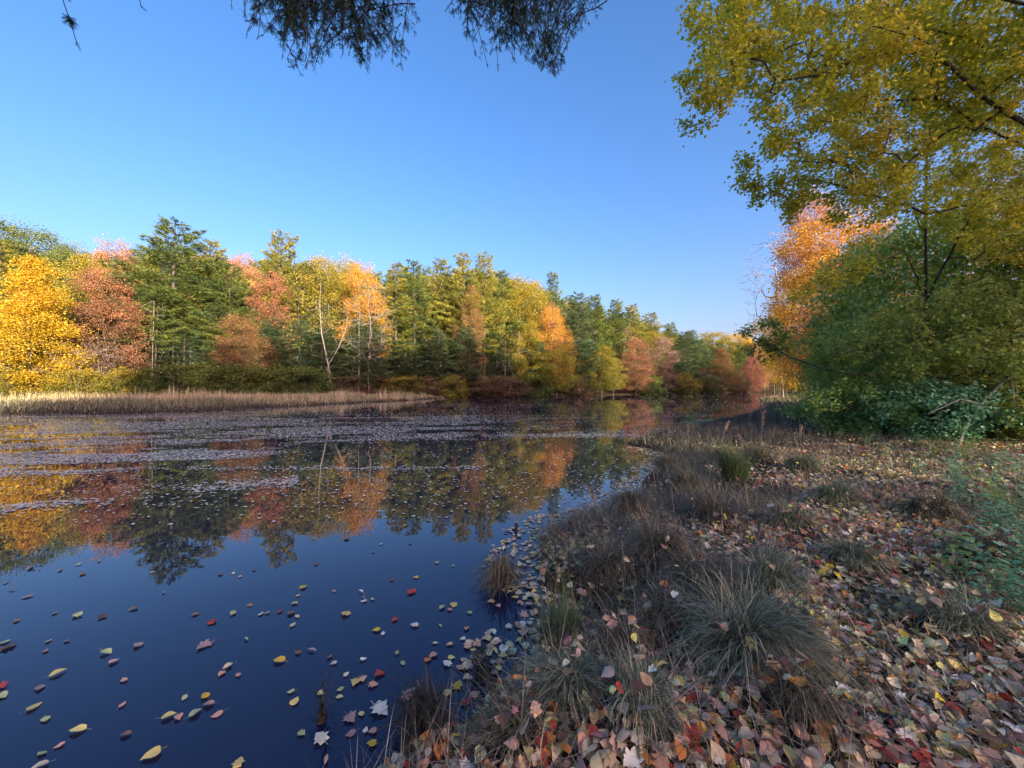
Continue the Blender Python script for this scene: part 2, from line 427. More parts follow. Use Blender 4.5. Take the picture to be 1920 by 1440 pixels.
# leaf and needle templates
RH = (np.array([(0,0,0),(0.45,0.36,0.06),(1,0,-0.05),(0.45,-0.36,0.06)], float), np.array([(0,2,1),(0,3,2)]))
def _lobed(pts, bend=0.1):
    V = [(0.42, 0, 0)]+[(x, y, bend*abs(y)*2-0.15*x*x*bend*5) for x, y in pts]
    k = len(pts)
    return np.array(V, float), np.array([(0, 1+i, 1+(i+1) % k) for i in range(k)])
MAPLE_S = _lobed([(0,0),(0.02,-0.34),(0.30,-0.24),(0.42,-0.56),(0.60,-0.20),(1.0,0),(0.60,0.20),(0.42,0.56),(0.30,0.24),(0.02,0.34)])

def leaves(C, size, rng, tmpl=RH, spread=1.0, updown=0.5, sv=0.3, clump=None):
    """leaves at the points C, blades mostly level with random tilt"""
    N_ = len(C); az = rng.uniform(0, 2*PI, N_); el = rng.normal(-0.25, 0.5*spread, N_)
    d = np.stack([np.cos(az)*np.cos(el), np.sin(az)*np.cos(el), np.sin(el)], 1)
    M = frames(d, rng.normal(0, updown*1.3, N_))*(size*rng.uniform(1-sv, 1+sv, N_))[:, None, None]
    V, T = inst(tmpl[0], tmpl[1], M, C)
    A = np.stack([rng.random(N_), clump if clump is not None else rng.random(N_), rng.random(N_), np.ones(N_)], 1)
    return V, T, rep(A, len(tmpl[0]))

PROT = {}
def pine_proto(key, seed, H=24.0, base=0.35, R=4.2, gap=0.9, dens=1.0, bare_below=True, flat=0.9):
    rng = np.random.default_rng(seed)
    sk = Skel()
    lean = rng.normal(0, 0.25, 2)
    tr = sk.line([(lean[0]*(i/14)**2, lean[1]*(i/14)**2, H*i/14) for i in range(15)])
    tp = np.array([sk.p[i] for i in tr])
    def tpos(z): f = z/H*14; i = min(13, int(f)); return tp[i]+(tp[i+1]-tp[i])*(f-i), tr[i]
    R_t = np.interp(np.arange(len(tr)), [0, 14], [H*0.0105, 0.03])
    radii = {i: R_t[k] for k, i in enumerate(tr)}
    rad = list(R_t)
    TC = []; TD = []; CL = []
    z = base*H; side = rng.uniform(0, 2*PI); wind = rng.uniform(0, 2*PI)
    while z < H-0.3:
        t = (z-base*H)/(H-base*H)
        nb = rng.integers(4, 6) if t < 0.9 else 3
        prof = (0.6+0.4*min(1, t*4))*(1-t)**0.55
        lev = rng.uniform(0.68, 1.15)
        for k in range(nb):
            az = side+k*2*PI/nb+rng.normal(0, 0.25)
            Lb = R*prof*lev*rng.uniform(0.4, 1.15)*(1+0.25*math.cos(az-wind))+0.3
            el0 = -0.12+0.75*t+rng.normal(0, 0.08)
            p0, par = tpos(z+rng.uniform(-.1, .1))
            h = np.array([math.cos(az), math.sin(az), 0.0])
            last = par; pts = [p0]
            st = sk.add(p0, par); rad.append(0.02+0.012*Lb); last = st
            K = 4
            for i in range(1, K+1):
                f = i/K
                q = p0+h*Lb*f*math.cos(el0)+np.array([0, 0, Lb*(math.sin(el0)*f-0.10*math.sin(PI*f)*(1-t)+0.16*f**3)])+rng.normal(0, 0.04, 3)
                last = sk.add(q, last); rad.append((0.02+0.012*Lb)*(1-f)+0.008); pts.append(q)
            pts = np.array(pts); nT = max(8, int(Lb*Lb*5.5*dens+Lb*10)); cl = rng.random()
            s_ = rng.uniform(0.2, 1.0, nT)**0.7
            fi = np.clip(s_*K, 0, K-1e-3); ii = fi.astype(int); fr = (fi-ii)[:, None]
            c = pts[ii]*(1-fr)+pts[ii+1]*fr
            lat = np.array([-h[1], h[0], 0.0]); wdt = Lb*0.42*(np.sin(PI*np.clip(s_*0.95, 0, 1))**0.7)+0.12
            u = rng.uniform(-1, 1, nT)
            c = c+lat*(u*wdt)[:, None]+h*(np.abs(u)*0.25*Lb*0.4)[:, None]+np.stack([np.zeros(nT), np.zeros(nT), rng.normal(0.02, 0.07, nT)-0.10*np.abs(u)*flat], 1)
            dd = h+lat*(u*0.8)[:, None]+np.array([0, 0, 0.30+0.5*t])+rng.normal(0, 0.25, (nT, 3))
            TC.append(c); TD.append(dd); CL.append(np.full(nT, cl))
        side += rng.uniform(0.4, 1.2); z += gap*rng.uniform(0.7, 1.3)*(1.15-0.55*t)
    TC = np.concatenate(TC); TD = np.concatenate(TD); CL = np.concatenate(CL)
    n_ = 6; C = rep(TC, n_); D = rep(TD/np.linalg.norm(TD, axis=1, keepdims=True), n_)+rng.normal(0, 0.52, (len(TC)*n_, 3))
    M = frames(D, rng.uniform(0, 2*PI, len(C)))*rng.uniform(0.26, 0.46, len(C))[:, None, None]
    NT = (np.array([(0, -0.07, 0), (1, 0, 0), (0, 0.11, 0)], float), np.array([(0, 1, 2)]))
    V, T = inst(NT[0], NT[1], M, C+rng.normal(0, 0.04, C.shape))
    A = rep(np.stack([rng.random(len(TC)), CL, rng.random(len(TC)), np.ones(len(TC))], 1), n_*3)
    crown = mesh(key+'_crown', V, T, A)
    if bare_below:   # dead bare limbs under the crown
        zz = base*H*0.25
        while zz < base*H:
            p0, par = tpos(zz); az = rng.uniform(0, 2*PI); Lb = rng.uniform(0.8, 2.6)
            last = sk.add(p0, par); rad.append(0.025)
            for i in (1, 2, 3):
                q = p0+np.array([math.cos(az), math.sin(az), 0])*Lb*i/3+np.array([0, 0, -0.06*i*i+0.12*i])+rng.normal(0, 0.06, 3)
                last = sk.add(q, last); rad.append(0.025-0.006*i)
            zz += rng.uniform(0.25, 0.7)
    V, T = sk.tubes(np.array(rad), 5)
    PROT[key] = dict(H=H, parts=[('trunk', smooth(mesh(key+'_trunk', V, T)), BARK), ('crown', crown, LM['pine'])])

def broad_proto(key, seed, H=15.0, base=0.2, R=4.2, nclump=130, per=105, leaf=0.24, shape='oval', trunk_top=0.75, spread=0.5, flat=0.65, tipr=0.012, rmax=None, twigs=False, stems=1):
    spread = spread*(0.82 if leaf > 0.12 and leaf < 0.16 else 1)
    rng = np.random.default_rng(seed)
    sk = Skel()
    for s_ in range(stems):
        bx = rng.normal(0, 0.15*(stems-1) if stems > 1 else 0, 2); dx = rng.normal(0, 0.06*H if stems > 1 else 0.02*H, 2)
        K = 10
        sk.line([(bx[0]+dx[0]*(i/K)+rng.normal(0, 0.012*H)*(i > 1), bx[1]+dx[1]*(i/K)+rng.normal(0, 0.012*H)*(i > 1), H*trunk_top*i/K) for i in range(K+1)])
    T_ = []
    while len(T_) < nclump:
        t = rng.random(); a = rng.uniform(0, 2*PI)
        if shape == 'cone': e = (1-t)**0.75*min(1, 0.45+t*5)
        elif shape == 'round': e = math.sqrt(max(0, 1-(2*t-1)**2))**0.8
        elif shape == 'vase': e = (0.45+0.75*t)*math.sqrt(max(0, 1-max(0, (t-0.6)/0.4)**2))
        else: e = math.sin(PI*min(1, (t*0.86+0.10)))**0.65
        e *= 0.62+0.62*vnoise(a*1.5+seed, t*5.0)
        rr = R*e*math.sqrt(rng.uniform(0.12, 1))
        p = np.array([rr*math.cos(a), rr*math.sin(a), H*(base+(0.97-base)*t)])
        if T_ and min(np.linalg.norm(q-p) for q in T_) < R*0.11: 
            if rng.random() < 0.8: continue
        T_.append(p)
    T_.sort(key=lambda p: math.hypot(p[0], p[1])+0.15*p[2])
    tips = sk.reach(T_, 0.8, rng, 0.09, 0.06, 0.12)
    if twigs:
        P_ = np.array([sk.p[i] for i in tips])
        ex = []
        for p in P_:
            for _ in range(twigs):
                ex.append(p+rng.normal(0, 0.5, 3)+np.array([p[0], p[1], 0])/max(0.1, np.hypot(p[0], p[1]))*0.3+np.array([0, 0, 0.25]))
        sk.reach(ex, 0.5, rng, 0.1, 0.02, 0.0)
    Rr = sk.radii(tipr, 2.4, rmax or H*0.016)
    V, T = sk.tubes(Rr, 5 if not twigs else 4)
    parts = [('trunk', smooth(mesh(key+'_trunk', V, T)), BARK)]
    if per:
        P_ = np.array(T_); sz = rng.uniform(0.7, 1.3, len(P_))*spread*R/4.2*1.15
        C = rep(P_, per)+rng.normal(0, 1, (len(P_)*per, 3))*rep(np.stack([sz, sz, sz*flat], 1), per)
        cl = rep(rng.random(len(P_))[:, None], per)[:, 0]
        hf = np.clip((C[:, 2]/H-base)/(1-base), 0, 1)
        V, T, A = leaves(C, leaf, rng, clump=np.clip(0.6*cl+0.4*hf, 0, 1))
        parts.append(('crown', mesh(key+'_crown', V, T, A), LM['green']))
    PROT[key] = dict(H=H, parts=parts)

pine_proto('pine_a', 11, 24, 0.32, 4.9, 1.0)
pine_proto('pine_b', 12, 24, 0.24, 4.1, 0.85)
pine_proto('pine_c', 13, 24, 0.42, 4.7, 0.95)
pine_proto('pine_d', 14, 24, 0.08, 4.5, 0.85, 1.1, False)
broad_proto('oak_a', 21, 15, 0.22, 4.6, 150, 210, 0.150, 'round')
broad_proto('oak_b', 22, 15, 0.15, 4.0, 140, 210, 0.150, 'oval')
broad_proto('maple_a', 23, 15, 0.05, 4.2, 170, 210, 0.150, 'cone', 0.85)
broad_proto('maple_b', 24, 15, 0.10, 4.4, 160, 210, 0.145, 'oval')
broad_proto('thin_a', 25, 15, 0.22, 4.2, 120, 36, 0.22, 'oval', tipr=0.016)
broad_proto('bare_a', 26, 15, 0.30, 4.0, 110, 0, 0.2, 'vase', tipr=0.011, twigs=5)
broad_proto('bush_a', 31, 4, 0.03, 2.6, 70, 110, 0.15, 'round', 0.5, 0.55, 0.8, 0.01, 0.05, stems=4)
broad_proto('bush_b', 32, 4, 0.03, 2.2, 60, 110, 0.15, 'oval', 0.6, 0.55, 0.8, 0.01, 0.05, stems=4)
broad_proto('twigbush', 33, 4, 0.10, 2.0, 90, 8, 0.12, 'vase', 0.4, 0.4, 0.8, 0.012, 0.05, twigs=4, stems=5)

def gz(x, y): return float(ground(np.array([x]), np.array([y]))[0])

def place(key, name, x, y, H, label, cat, group=None, wid=1.0, rot=None, crown=None, trunk=None, lean=0.0):
    P = PROT[key]; s = H/P['H']
    o = obj(name, None, loc=(x, y, gz(x, y)-0.05), rot=(lean, lean*0.5, random.uniform(0, 2*PI) if rot is None else rot), scale=(s*wid, s*wid, s))
    o.empty_display_size = 0.3
    tag(o, label, cat, group)
    for nm, me, mt in P['parts']:
        om = crown if nm == 'crown' else trunk
        obj(nm, me, mt, o, omat=om)
    return o

def ptree(key, name, px, Y, top, label, cat='tree', group=None, width=None, crown='pine', trunk=None, lean=0.0, rot=None, fat=1.0):
    """a tree standing at distance Y in the direction px, as tall as its top in the photograph says"""
    x = (px-CX)/F*Y; z0 = gz(x, Y); H = CAMH+(HY-top)/F*Y-z0
    P = PROT[key]; wid = fat
    if width: 
        Rn = {'pine_a':4.6,'pine_b':3.9,'pine_c':4.4,'pine_d':4.3,'oak_a':4.9,'oak_b':4.3,'maple_a':4.4,'maple_b':4.7,'thin_a':4.4,'bare_a':4.3,'bush_a':2.8,'bush_b':2.4,'twigbush':2.2}[key]
        wid = (width/F*Y/2)/(Rn*H/P['H'])
    if Y > 30 and width: wid *= 1.18
    return place(key, name, x, Y, H, label, cat, group, wid, rot, LM[crown] if crown else None, trunk, lean)

G_FAR = 'trees along the far shore'
A_ = [
 # key, name, px, Y, top, width px, crown material, label
 ('maple_a','maple_tree',62,43,474,165,'yellow','bright golden yellow maple standing by itself at the reed marsh, leaves down to the ground'),
 ('pine_b','pine_tree',4,52,448,120,'pine_pale','pale green pine directly behind the golden yellow maple'),
 ('oak_a','oak_tree',30,66,410,150,'green','dark tall oak rising over the pale pine behind the golden maple'),
 ('oak_a','oak_tree',128,66,450,90,'green','dark green round crowned oak behind the golden maple, next to the coral maple'),
 ('oak_b','oak_tree',158,54,474,110,'yelgreen','yellow green oak between the golden maple and the red brown maple'),
 ('maple_b','maple_tree',208,62,446,110,'coral','coral pink maple top on the skyline over the red brown maple'),
 ('maple_b','maple_tree',198,50,500,115,'redbrown','red brown maple with coral top behind the low yellow bushes'),
 ('pine_b','pine_tree',262,64,468,110,'pine_pale','pale pine between the coral maple and the tallest pine'),
 ('pine_a','pine_tree',322,57,410,190,'pine','tallest pine of the far shore, tiered limbs and bare whitish lower trunk'),
 ('pine_c','pine_tree',290,54,530,90,'pine','shorter pine with bare dead limbs in front of the tallest pine'),
 ('pine_b','pine_tree',388,62,448,110,'pine_pale','slim pale pine on the skyline just past the tallest pine'),
 ('maple_b','maple_tree',455,68,470,80,'coral','tan orange maple top on the skyline between two pines'),
 ('pine_a','pine_tree',430,58,500,120,'pine','dark pine with open tiers before the tan orange maple'),
 ('pine_a','pine_tree',522,64,432,120,'pine_pale','tall pine with a ragged narrow top standing clear of its neighbours'),
 ('maple_b','maple_tree',452,53,588,95,'rust','small rust brown maple low down before the dark pines'),
 ('maple_b','maple_tree',505,60,508,90,'redbrown','thin reddish maple beneath the ragged topped pine'),
 ('thin_a','oak_tree',560,64,500,100,'olive','sparse grey and olive tree at the foot of the ragged topped pine'),
 ('oak_a','oak_tree',600,72,476,110,'yelgreen','broad yellow green oak on the skyline beside the ragged topped pine'),
 ('oak_a','oak_tree',650,76,480,90,'yelgreen','yellow green oak just behind the bright orange maple'),
 ('maple_b','maple_tree',682,66,488,88,'orange','bright orange maple crown on the skyline in the middle of the wood'),
 ('bare_a','bare_tree',692,60,526,90,None,'leafless pale grey tree before the bright orange maple'),
 ('pine_b','pine_tree',742,68,490,90,'pine_pale','pale pine next to the bright orange maple'),
 ('pine_a','pine_tree',778,70,492,110,'pine','pine with low spreading limbs in front of the pale one'),
 ('pine_b','pine_tree',822,74,484,90,'pine_pale','pale green pine between two darker ones on the skyline'),
 ('pine_a','pine_tree',872,72,474,100,'pine_pale','tall pale pine, one of the two highest tops in the middle of the wood'),
 ('pine_a','pine_tree',908,75,478,90,'pine_pale','twin neighbour of the tall pale pine in the middle of the wood'),
 ('maple_b','maple_tree',884,70,532,55,'rust','narrow orange brown tree half hidden among the middle pines'),
 ('pine_b','pine_tree',945,80,505,80,'pine','pine where the skyline starts to drop behind the middle pair'),
 ('oak_a','oak_tree',975,82,515,100,'yelgreen','large yellow green oak on the dropping skyline'),
 ('oak_b','oak_tree',1008,86,524,80,'yelgreen','second yellow green oak beside the lone pine top'),
 ('pine_b','pine_tree',1037,90,508,55,'pine','lone pine top standing above the orange maple at the water'),
 ('maple_b','maple_tree',1028,84,564,60,'crimson','dark red maple top just above the orange maple'),
 ('maple_b','maple_tree',1038,76,572,72,'orange','orange maple at the water above its own reflection'),
 ('oak_b','oak_tree',990,74,600,70,'yelgreen','yellow green tree touching the orange maple at the water'),
 ('oak_a','oak_tree',1045,72,652,85,'olive','low olive green tree overhanging the far water under the orange maple'),
 ('pine_d','pine_tree',1085,86,548,80,'pine_blue','dark pine close beyond the orange maple'),
 ('pine_d','pine_tree',1118,94,554,70,'pine','dark pine on the sloping skyline, third before the yellow tipped pines'),
 ('pine_d','pine_tree',1150,102,562,70,'pine','pine with yellow lit tip on the sloping skyline'),
 ('oak_b','oak_tree',1128,86,648,75,'olive','low olive yellow tree hanging over the far water'),
 ('oak_b','oak_tree',1150,90,668,50,'yelgreen','small pale yellow tree next to the low olive one'),
 ('thin_a','maple_tree',1165,106,602,75,'pinktan','pinkish half bare tree above the red maple by the far water'),
 ('pine_d','pine_tree',1190,112,572,70,'pine_pale','yellow tipped pine above the red maple by the far water'),
 ('pine_b','pine_tree',1222,120,584,70,'pine_pale','pale pine further down the sloping skyline'),
 ('maple_b','maple_tree',1192,95,632,62,'redbrown','red maple with an orange top standing at the far water'),
 ('maple_b','maple_tree',1240,104,628,66,'pinktan','pinkish tan maple at the far water next to the red one'),
 ('pine_d','pine_tree',1282,118,622,70,'pine_blue','blue green pine between the pinkish maple and the rust one'),
 ('pine_d','pine_tree',1262,130,606,60,'pine','pine on the low skyline behind the blue green one'),
 ('maple_b','maple_tree',1311,122,684,34,'crimson','small crimson maple at the far water'),
 ('maple_a','maple_tree',1352,126,650,66,'rust','rust coloured conical maple at the far end of the pond'),
 ('maple_b','maple_tree',1410,134,668,44,'crimson','crimson maple at the far end of the pond beside the rust one'),
 ('maple_b','maple_tree',1425,150,640,50,'coral','coral orange maple behind the crimson one at the far end'),
 ('oak_a','oak_tree',1335,165,620,70,'yelgreen','golden green oak on the lowest part of the skyline'),
 ('oak_a','oak_tree',1385,172,622,70,'yellow','golden oak on the skyline at the far end of the pond'),
 ('pine_b','pine_tree',1300,150,618,60,'pine','small distant pine on the low skyline'),
 ('oak_b','oak_tree',1440,160,628,60,'yelgreen','light green oak at the far end, partly behind the shrub branches'),
 # sunny trees behind the bank shrubs
 ('maple_b','maple_tree',1575,38,385,235,'orange','large sunlit orange maple beyond the dark shrubs of the near bank'),
 ('maple_b','maple_tree',1520,44,348,130,'coral','pink coral maple top above the large sunlit orange maple'),
 ('maple_b','maple_tree',1500,50,500,120,'yellow','golden lower maple beside the large sunlit orange one'),
 ('bare_a','bare_tree',1468,52,430,120,None,'leafless pinkish grey tree against the sky before the orange maple'),
 ('thin_a','maple_tree',1545,36,520,120,'pinktan','half bare tan tree under the large sunlit orange maple'),
 ('maple_b','maple_tree',1495,75,618,70,'orange','orange maple low by the sunny clearing'),
 ('maple_b','maple_tree',1530,66,640,90,'yellow','sunlit yellow maple at the clearing behind the shrub branches'),
]
for i, (k, nm, px, Y, top, wd, cr, lab) in enumerate(A_):
    tr = None
    if nm == 'bare_tree': tr = TWIG_PINK if px > 1400 else BARK_PALE
    if 'pink' in lab and k == 'thin_a': tr = TWIG_PINK
    ptree(k, nm, px, Y, top, lab, 'tree', G_FAR, wd, cr, tr, rot=(i*2.399) % 6.28)

# fill of the wood behind
SKY_ = np.array([(-260,430),(-80,430),(0,425),(80,465),(200,465),(260,470),(320,450),(400,465),(470,485),(520,470),(580,490),(700,500),(800,498),(900,495),(960,515),(1040,540),(1110,560),(1180,585),(1240,605),(1290,625),(1340,628),(1440,632),(1560,600)])
rr = np.random.default_rng(5)
kinds_ = [('pine_a','pine_tree','pine'),('pine_b','pine_tree','pine'),('pine_c','pine_tree','pine'),('pine_b','pine_tree','pine_blue'),('pine_c','pine_tree','pine_blue'),('oak_b','oak_tree','green'),('oak_a','oak_tree','olive'),('pine_a','pine_tree','pine_pale')]
n_fill = 0
SHORT = [(-180,'the far bushes out at the picture edge'),(0,'the pale pine at the picture edge'),(62,'the golden yellow maple'),(145,'the round crowned oak'),(200,'the red brown maple'),(262,'the yellow bush'),(322,'the tallest pine'),(388,'the slim pale pine'),(455,'the rust brown maple'),
 (522,'the ragged topped pine'),(600,'the crooked pale tree'),(650,'the small twisted dead tree'),(685,'the bright orange maple'),(742,'the pale pine by the orange maple'),(790,'the low spreading pine'),(830,'the narrow orange brown tree'),(885,'the twin high pines'),(945,'the dead tree with twig broom'),
 (1000,'the yellow green waterside tree'),(1040,'the orange maple at the water'),(1090,'the dark waterside pine'),(1130,'the low olive yellow tree'),(1192,'the red waterside maple'),(1240,'the pinkish tan maple'),(1282,'the blue green pine'),(1311,'the small crimson maple'),(1352,'the rust conical maple'),(1410,'the crimson maple at the far end'),(1470,'the stand of thin trunks'),(1530,'the sunny clearing')]
for row, (dy, dz) in enumerate(((3, 55), (9, 34), (15, 22), (22, 12), (30, 8))):
    px = -250+rr.uniform(0, 20)
    while px < 1520:
        Yf = np.interp(px, FRONT[:, 0], FRONT[:, 1])+dy+rr.normal(0, 1.2)
        top = np.interp(px, SKY_[:, 0], SKY_[:, 1])+dz*rr.uniform(0.6, 1.6)*60/Yf*1.2+6
        k, nm, cr = kinds_[rr.integers(0, len(kinds_))]
        if row == 0 and nm == 'oak_tree': k, nm, cr = 'pine_c', 'pine_tree', 'pine_blue'
        q = min(SHORT, key=lambda t: abs(t[0]-px))
        kn = {'pine': 'dark green pine', 'pine_blue': 'bluish dark pine', 'pine_pale': 'pale green pine', 'green': 'green oak', 'olive': 'olive oak'}[cr]
        lab = f"{kn} {('at the wood edge', 'close', 'halfway back', 'far back', 'in the last rank')[row]} behind {q[1]}"
        ptree(k, nm, px, Yf, top, lab, 'tree', {'pine_tree': 'pines in the wood across the pond', 'oak_tree': 'oaks in the wood across the pond'}[nm], None, cr, rot=rr.uniform(0, 6.28), fat=1.25)
        px += rr.uniform(0.8, 1.2)*F*4.6/Yf; n_fill += 1
# dark young pines low in the wood edge
for i, (px, Y, top, wd) in enumerate([(690,61,604,90),(665,62,596,60),(880,68,612,80),(505,58,596,80),(300,56,640,110),(820,68,620,70),(1010,74,640,50),(345,56,610,100),(400,58,640,80),(560,61,600,90),(602,62,615,110),(640,64,640,80),(760,67,640,100),(800,70,660,90),(500,59,640,90),(930,76,655,80),(965,78,670,60),(1075,84,640,70),(1105,90,640,60),(720,67,655,70),(250,54,640,70),(850,72,655,60)]):
    ptree('pine_d', 'pine_tree', px, Y, top, ('taller dark', 'squat dark', 'slim', 'bushy')[i % 4]+' young pine in front of '+min(SHORT, key=lambda t: abs(t[0]-px))[1], 'tree', 'young pines at the edge of the far wood', wd, 'pine_blue')

# bare and dead trunks that show at the wood's edge
def stem_tree(name, px, Y, top, label, bends, r, mat=BARK_PALE, twigs=10, seed=0):
    rng = np.random.default_rng(100+seed+int(px)); x0 = (px-CX)/F*Y; z0 = gz(x0, Y); H = CAMH+(HY-top)/F*Y-z0
    sk = Skel(); 
    pts = [(bx/F*Y, rng.normal(0, 0.1), H*t) for t, bx in bends]
    ids = sk.line(pts)
    T_ = []
    for _ in range(twigs):
        t = rng.uniform(0.35, 0.98); bx = np.interp(t, [b[0] for b in bends], [b[1] for b in bends])/F*Y
        a = rng.uniform(0, 2*PI); l = rng.uniform(0.6, 2.4)
        T_.append(np.array([bx+math.cos(a)*l, math.sin(a)*l, H*t+rng.uniform(-0.2, 0.9)]))
    sk.reach(T_, 0.5, rng, 0.08)
    R = np.full(len(sk.p), 0.022)
    for k, i in enumerate(ids): R[i] = r*(1-0.7*k/(len(ids)-1))
    V, T = sk.tubes(R, 6)
    o = obj(name, smooth(mesh(name, V, T)), mat, loc=(x0, Y, z0-0.05)); tag(o, label, 'tree', 'bare trunks at the far wood edge')
    return o
stem_tree('dead_tree', 623, 58, 530, 'crooked pale tree with a long bare fork before the dark wood', [(0,2),(0.3,-8),(0.55,-20),(0.8,-24),(1,-22)], 0.13, twigs=14)
stem_tree('dead_tree', 617, 58.2, 590, 'second bent limb like stem curving out beside the crooked pale tree', [(0,4),(0.35,-4),(0.6,18),(0.85,32),(1,34)], 0.12, twigs=5)
stem_tree('dead_tree', 673, 60, 602, 'straight pale dead snag under the bright orange maple', [(0,0),(0.5,0),(1,-1)], 0.16, twigs=3)
stem_tree('dead_tree', 655, 60, 670, 'small twisted dead tree at the foot of the pale snag', [(0,0),(0.4,3),(1,10)], 0.09, twigs=14)
stem_tree('dead_tree', 872, 70, 670, 'leaning bare trunk crossing the others in the middle of the far wood', [(0,-6),(0.5,1),(1,6)], 0.12, twigs=4)
stem_tree('dead_tree', 890, 71, 690, 'thin trunk leaning the other way in the middle of the far wood', [(0,4),(1,-10)], 0.08, twigs=3)
stem_tree('dead_tree', 946, 72, 640, 'dead tree with a broom of grey twigs beside the yellow green tree', [(0,0),(0.5,1),(1,2)], 0.13, twigs=46, mat=TWIG)
stem_tree('dead_tree', 972, 72, 620, 'slim straight dead trunk close to the orange maple at the water', [(0,0),(1,1)], 0.12, twigs=8)
stem_tree('dead_tree', 286, 53, 560, 'grey dead trunk with comb like limbs in front of the tallest pine', [(0,0),(1,0)], 0.17, twigs=34)
stem_tree('dead_tree', 322, 55, 600, 'grey trunk with dead limbs under the crown of the tallest pine', [(0,0),(1,1)], 0.22, twigs=20, mat=BARK)
for i in range(34):
    px = rr.uniform(560, 1000) if i < 26 else rr.uniform(1000, 1110); Y = np.interp(px, FRONT[:, 0], FRONT[:, 1])+rr.uniform(-3, 4)
    stem_tree('dead_tree', px, Y, rr.uniform(560, 640), 'thin straight bare trunk in the shaded far wood', [(0,0),(0.5,rr.normal(0,2)),(1,rr.normal(0,4))], rr.uniform(0.07, 0.15), BARK if i % 3 else BARK_PALE, 7, i)

# bushes at the foot of the far wood
B_ = [('bush_a',-60,40,690,90,'olive','olive bush at the picture edge beside the golden maple'),('bush_b',20,41,694,70,'olive','low olive bush under the golden maple'),
 ('bush_a',148,43,694,80,'yelgreen','low yellow green bush just past the golden maple'),('twigbush',168,45,646,90,'pinktan','grey twiggy bush between the golden maple and the yellow bushes'),
 ('bush_b',225,46,690,70,'yelgreen','yellow bush beneath the red brown maple'),('bush_a',262,48,700,70,'green','dark low bush beside the yellow bush'),
 ('bush_a',345,49,682,110,'green','round green bush beneath the tallest pine'),('bush_b',400,50,676,90,'green','tall rounded green bush in the row behind the reeds'),
 ('bush_a',455,51,684,100,'green','broad green bush in the row under the rust brown maple'),('bush_b',515,53,686,80,'green','dark green bush in the row behind the reeds next to the broad one'),
 ('bush_a',570,55,690,100,'green','last green bush of the row before the crooked pale tree'),
 ('bush_a',650,60,706,90,'undergrowth','brownish undergrowth bush at the foot of the crooked tree'),('bush_b',705,62,704,80,'undergrowth','reddish brown bush at the foot of the pale snag'),
 ('bush_a',755,64,706,80,'olive','low olive bush at the far water below the pines'),('bush_b',800,66,708,80,'undergrowth','rusty low bush at the far water below the pines'),
 ('bush_a',850,66,704,60,'olive','yellowish low bush in front of the leaning trunks'),('bush_b',900,68,708,80,'undergrowth','dark reddish bush near the leaning trunks'),
 ('bush_a',948,69,706,80,'undergrowth','brown bush below the dead tree with the twig broom'),
 ('bush_a',1000,72,700,70,'green','green bush at the water beneath the yellow green tree'),('bush_b',1085,80,706,60,'undergrowth','dark bush at the water beyond the orange maple'),
 ('bush_a',1220,98,706,60,'green','low bush between the red and the pinkish maple'),('bush_b',1285,112,700,50,'olive','low pale bush under the blue green pine'),
 ('bush_a',1330,122,706,50,'green','low dark bush next to the small crimson maple'),('bush_b',1385,130,706,50,'undergrowth','brown bush at the far end of the pond'),
 ('bush_a',1535,60,700,80,'yellow','sunlit yellow bush glowing at the clearing'),('bush_b',1500,90,712,40,'yelgreen','small sunlit bush at the clearing by the water')]
for k, px, Y, top, wd, cr, lab in B_:
    ptree(k, 'bush', px, Y, top, lab, 'bush', 'bushes on the far shore', wd, cr, TWIG)
# thin tall trunks at the far clearing
for i, px in enumerate((1452,1462,1474,1486,1497,1509,1518,1527)):
    Y = 120+rr.uniform(-8, 14)
    stem_tree('young_tree', px, Y, rr.uniform(600, 640), 'thin pale trunk in the stand at the sunny clearing', [(0,0),(1,rr.normal(0,2))], rr.uniform(.16,.26), BARK_PALE, 6, i)

# ------------------------------------------------------------------ woods of the near side (on an added hill behind the viewer, and along the bank): they shade the bank and the far trunks
rs = np.random.default_rng(17)
for i in range(46):  # unseen rows set for shade, with a gap that keeps some far trees sunlit
    p_ = -11+i*1.62 if i < 33 else 86+(i-33)*3.4; p_ += rs.normal(0, .8); d_ = 112+rs.uniform(-9, 9)
    x = SUN_H[0]*d_+0.835*p_; y = SUN_H[1]*d_+0.55*p_
    H = rs.uniform(19, 28)
    k = ('pine_a', 'pine_b', 'pine_d', 'oak_a')[i % 4]
    nm = 'oak_tree' if k == 'oak_a' else 'pine_tree'
    place(k, nm, x, y, H, 'tall %s on the unseen hill added for shade behind the viewpoint' % ('oak' if k == 'oak_a' else 'pine'), 'tree', '%s on the added shading hill behind the viewpoint' % ('oaks' if k == 'oak_a' else 'pines'), 1.2 if k != 'oak_a' else 0.8, rs.uniform(0, 6), LM['pine'] if k != 'oak_a' else LM['olive'])
for i in range(16):
    x = rs.uniform(64, 105); y = rs.uniform(54, 92)
    if sdist(x, y) < 6: continue
    place(('pine_b', 'oak_b')[i % 2], ('pine_tree', 'oak_tree')[i % 2], x, y, rs.uniform(17, 22), 'tall %s in the wood along the near shore beyond the clearing' % ('pine', 'oak')[i % 2], 'tree', '%s along the near shore' % ('pines', 'oaks')[i % 2], 1.0, rs.uniform(0, 6), LM[('pine', 'yelgreen')[i % 2]])
